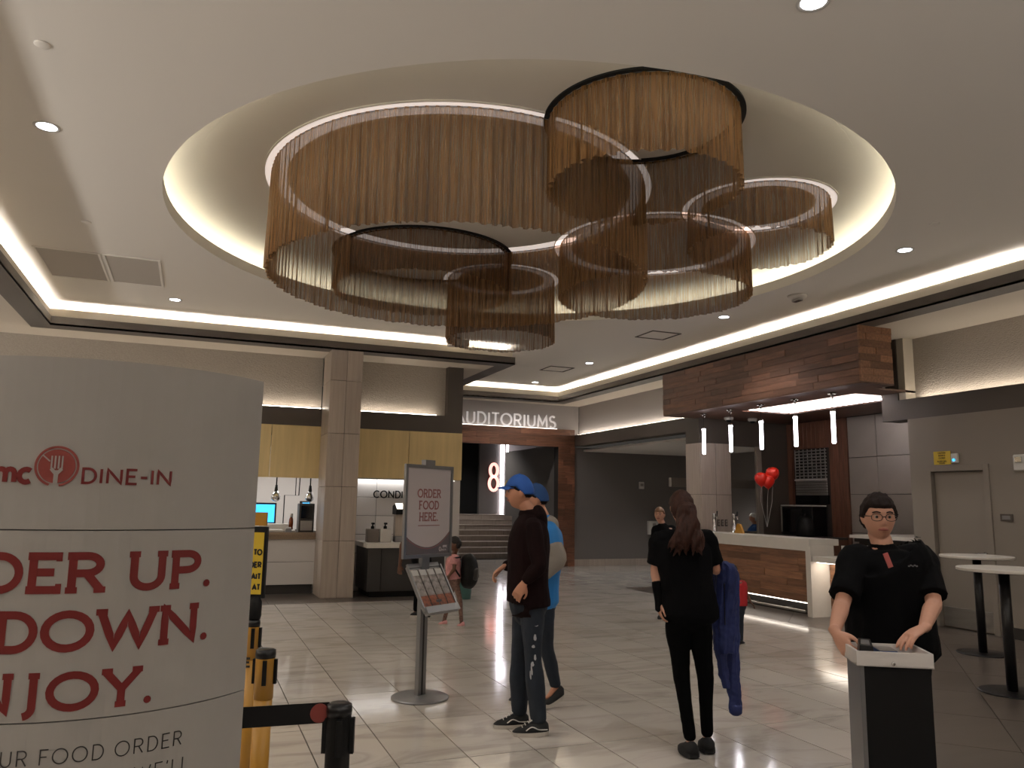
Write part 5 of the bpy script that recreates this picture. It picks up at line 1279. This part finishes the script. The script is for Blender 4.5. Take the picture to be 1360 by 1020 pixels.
obj_from(remesh(q, .006, .010, 14, 1, 8), 'cloth', 'navyj', jk)
q = MB(); loft(q, [jp(977, 938, .06), jp(977, 946, .06)], [(.045, .037), (.044, .036)], RT, k=14, sub=1); q.build('cuff', 'navyj', jk, True)
q = MB(); q.tube([jp(962, 775, -.095), jp(962, 800, -.085), jp(963, 830, -.075)], .004, 6); q.build('zip', 'blackm', jk)

# clerk behind the podium
J = J_(4.15, head=(1167, 688), neck=(1172, 726), chest=(1177, 755, .0), waist=(1181, 805, .02), pelvis=(1184, 850, .04), shR=(1136, 742), elR=(1120, 800, -.10), wrR=(1133, 838, -.38), shL=(1222, 740), elL=(1238, 797, -.12), wrL=(1225, 832, -.40),
       hpR=(1163, 872, .05), knR=(1158, 945, .05), anR=(1152, 1020, .08), toR=(1140, 1040, -.1), hpL=(1207, 872, .05), knL=(1212, 945, .05), anL=(1216, 1020, .08), toL=(1225, 1040, -.1))
for a, b_, s_ in (('anL', 'toL', .04), ('anR', 'toR', -.04)):
    J[a].z = .09; J[b_] = J[a] - FW * .17 + RT * s_; J[b_].z = .03
J['wrR'] = pp(-.185, .235, ZT + .045); J['wrL'] = pp(.20, .24, ZT + .075)
J['elR'] = at(1119, 800, 4.0); J['elL'] = at(1240, 800, 3.98)
ck, B, HC, hk = human('clerk with glasses and short dark hair in black tee behind podium', J, -FW - RT * .05, k=1.02, skin='skin2', top='tee', bottom='leg', tw=.225, td=.165, sleeve=.88, leg_r=1.15, legr2=1.25, hips=1.02, hem=J['pelvis'].z - .04,
    handpose={'R': (-FW * .55 + RT * .30 + DN * .75, -RT * .8 + UP * .5, 1.0, -1), 'L': (-FW * .3 - RT * .8 + DN * .30, UP, .3, 1)}, look=-FW - RT * .18 + V((0, 0, -.06)))
hairshape(ck, B, HC, hk, 'hairb', line=.42, back=-.55, vol=.016, sideburn=.12, seed=5, lift=.008)
gl = MB()
for s_ in (1, -1):
    c = HC + B @ V((s_ * .034, .098, .010)) * hk
    rgp = [c + B @ V((.026 * math.cos(a) * (1.0), 0, .018 * math.copysign(abs(math.sin(a)) ** .7, math.sin(a)))) * hk for a in [2 * PI * i / 16 for i in range(17)]]
    gl.tube(rgp, .0018, 5)
    gl.tube([c + B @ V((s_ * .026, 0, .006)) * hk, HC + B @ V((s_ * .074, .03, .012)) * hk, HC + B @ V((s_ * .078, -.02, .008)) * hk], .0018, 5)
gl.tube([HC + B @ V((-.008, .099, .012)) * hk, HC + B @ V((0, .102, .014)) * hk, HC + B @ V((.008, .099, .012)) * hk], .002, 5)
gs = thing('eyeglasses', 'thin rectangular glasses on the face of the clerk', 'glasses', HC + B @ V((0, .1, .01)) * hk)
go = gl.build('frame', 'blackm', gs); 
tg = MB(); c = at(1179, 744, 4.15 - .195); nn = (-FW).normalized(); a_ = (RT * .35 + DN).normalized(); b_ = a_.cross(nn)
tg.prism([c - a_ * .036 - b_ * .012, c + a_ * .036 - b_ * .012, c + a_ * .036 + b_ * .012, c - a_ * .036 + b_ * .012], .006, nn); tg.build('name_badge', 'tag', ck)
tg = MB()
for i in range(5): 
    c = at(1207 + i * 2.6, 752 - (i % 2), 4.15 - .176 + .003 * i); tg.prism([c - RT * .004 - V((0, 0, .003)), c + RT * .004 - V((0, 0, .003)), c + RT * .004 + V((0, 0, .004)), c - RT * .004 + V((0, 0, .004))], .004, nn)
o = tg.build('shirt_logo', 'alu', ck); o['kind'] = 'stuff'

# child with a backpack
J = J_(10.5, head=(604, 723), neck=(603, 737), chest=(602, 746), waist=(602, 757), pelvis=(603, 768), shL=(604, 741, -.12), elL=(603, 756, -.16), wrL=(597, 764, -.15), shR=(602, 741, .12), elR=(600, 756, .14), wrR=(595, 764, .12),
       hpL=(605, 774, -.055), knL=(611, 797, -.06), anL=(613, 817, -.06), toL=(607, 824, -.06), hpR=(601, 774, .055), knR=(597, 797, .06), anR=(590, 818, .06), toR=(582, 826, .06))
for n in ('anL', 'anR'): J[n].z = .06
for n in ('toL', 'toR'): J[n].z = .02
cd, B, HC, hk = human('small child in pink top and patterned leggings walking left', J, -RT, k=.66, skin='skin3', top='pink', bottom='printl', shoes='pink', tw=.125, td=.10, sleeve=.6, leg_r=.8, hiph=1.22, vox=.009, disp=.003, hem=J['pelvis'].z + .0,
    handpose={'L': (-RT + DN, -FW, .5, -1), 'R': (-RT + DN, UP, .5, 1)})
hairshape(cd, B, HC, hk, 'hairk', line=.3, back=-.6, vol=.018)
bp_ = thing('backpack', 'round black backpack on the back of the small child', 'backpack', at(621, 757, 10.5))
q = MB(); loft(q, [at(621, 776, 10.5), at(623, 768, 10.5), at(624, 755, 10.5), at(622, 741, 10.5)], [(.09, .11), (.115, .14), (.12, .15), (.09, .11)], RT, k=16); obj_from(remesh(q, .012, .008, 8), 'bag', 'black', bp_)
q = MB(); q.tube([at(612, 740, 10.33), at(603, 741, 10.34), at(602, 752, 10.36), at(611, 766, 10.36)], .013, 6); q.build('strap', 'black', bp_, True)
q = MB(); loft(q, [at(630, 768, 10.46), at(631, 756, 10.46)], [(.05, .09), (.05, .09)], RT, k=12); q.build('pocket', 'blackp', bp_, True)

# grown-up mostly hidden behind the poster stand
J = J_(11.2, head=(563, 677), neck=(561, 692), chest=(559, 706), waist=(559, 726), pelvis=(560, 742), shL=(561, 697, -.17), elL=(535, 722, -.24), wrL=(531, 750, -.2), shR=(560, 697, .17), elR=(552, 722, .2), wrR=(550, 745, .15),
       hpL=(560, 748, -.08), knL=(561, 777, -.08), anL=(566, 806, -.08), toL=(556, 813, -.08), hpR=(558, 748, .08), knR=(556, 777, .08), anR=(553, 802, .08), toR=(545, 807, .08))
for n in ('anL', 'anR'): J[n].z = .08
for n in ('toL', 'toR'): J[n].z = .02
ad, B, HC, hk = human('adult in black mostly hidden behind the poster stand, bare forearm showing', J, -RT, k=.93, skin='skin3', top='tee', bottom='leg', tw=.19, td=.13, sleeve=.9, vox=.011, handpose={'L': (DN, -FW, .4, -1), 'R': (DN, UP, .5, 1)})
hairshape(ad, B, HC, hk, 'hairk', line=.35, back=-.8, vol=.02)

# girl in black beyond the woman
J = J_(11.4, head=(876, 684), neck=(880, 698), chest=(882, 711), waist=(883, 731), pelvis=(883, 748), shL=(893, 703, .0), elL=(896, 725, .02), wrL=(895, 746, -.05), shR=(871, 703, .0), elR=(868, 723, -.1), wrR=(868, 716, -.3),
       hpL=(888, 755), knL=(888, 785), anL=(888, 812), toL=(886, 818), hpR=(879, 755), knR=(879, 785), anR=(879, 812), toR=(875, 818))
for a, b_ in (('anL', 'toL'), ('anR', 'toR')): J[a].z = .08; J[b_] = J[a] - FW * .14 - RT * .06; J[b_].z = .02
gi, B, HC, hk = human('far girl with fair brown hair and black coat looking this way', J, -FW - RT * .5, k=.92, skin='skin2', top='tee', bottom='leg', tw=.18, td=.125, sleeve=1, vox=.011, handpose={'L': (DN, -FW, .4, -1), 'R': (UP * .4 - FW, -RT, .5, 1)})
hairshape(gi, B, HC, hk, 'hairl', line=.38, back=-.8, vol=.012)

# toddler in red
J = J_(9.45, head=(973, 759), neck=(977, 771), chest=(980, 780), waist=(981, 791), pelvis=(981, 803), shL=(972, 775), elL=(969, 787), wrL=(968, 797, .05), shR=(987, 775), elR=(991, 787), wrR=(997, 800, -.05),
       hpL=(977, 808), knL=(977, 824), anL=(977, 840), toL=(975, 845), hpR=(984, 808), knR=(984, 824), anR=(984, 840), toR=(986, 845))
for a, b_ in (('anL', 'toL'), ('anR', 'toR')): J[a].z = .05; J[b_] = J[a] + FW * .06 + RT * .05; J[b_].z = .02
td_, B, HC, hk = human('toddler in bright red shirt and dark trousers beside the hanging blue jacket', J, FW * .6 + RT * .8, k=.54, skin='skin3', top='redc', bottom='denim', tw=.105, td=.085, sleeve=.6, hiph=1.3, vox=.008, disp=.002, hem=J['pelvis'].z, handpose={'L': (DN, -RT, .4, -1), 'R': (RT + DN, UP, .4, 1)})
hairshape(td_, B, HC, hk, 'hairk', line=.32, back=-.6, vol=.008)
q = MB(); c = at(979, 783, 9.45 - .088); q.lathe([(.03, 0), (.03, .004)], c, 8, -FW); q.build('shirt_print', 'green', td_)

# two figures far beyond the bar opening
for (hx, hy, dx, lb, tp, hr_) in ((968, 684, 0, 'far figure in dark clothes with long black hair beyond the bar opening, left', 'tee', 'hairk'), (1000, 688, 0, 'far figure in dark jacket and pale cap beyond the bar opening, right', 'navycap', 'offw')):
    D = 17.6
    J = J_(D, head=(hx, hy), neck=(hx + 2, hy + 10), chest=(hx + 2, hy + 18), waist=(hx + 2, hy + 32), pelvis=(hx + 2, hy + 42), shL=(hx + 3, hy + 13, -.16), elL=(hx + 4, hy + 28, -.2), wrL=(hx + 1, hy + 42, -.2), shR=(hx + 1, hy + 13, .16), elR=(hx + 3, hy + 28, .2), wrR=(hx + 1, hy + 42, .2),
           hpL=(hx + 2, hy + 46, -.08), knL=(hx + 2, hy + 62, -.08), anL=(hx + 2, hy + 80, -.08), toL=(hx - 2, hy + 84, -.08), hpR=(hx + 2, hy + 46, .08), knR=(hx + 2, hy + 62, .08), anR=(hx + 2, hy + 80, .08), toR=(hx - 2, hy + 84, .08))
    for a, b_ in (('anL', 'toL'), ('anR', 'toR')): J[a].z = .08; J[b_] = J[a] - RT * .15; J[b_].z = .02
    fg, B, HC, hk = human(lb, J, -RT, k=.85, top=tp, bottom='leg', tw=.19, td=.14, sleeve=1, vox=.016, disp=0, handpose={'L': (DN, -FW, .4, -1), 'R': (DN, UP, .5, 1)})
    hairshape(fg, B, HC, hk, hr_, line=.3, back=-.7, vol=.015)
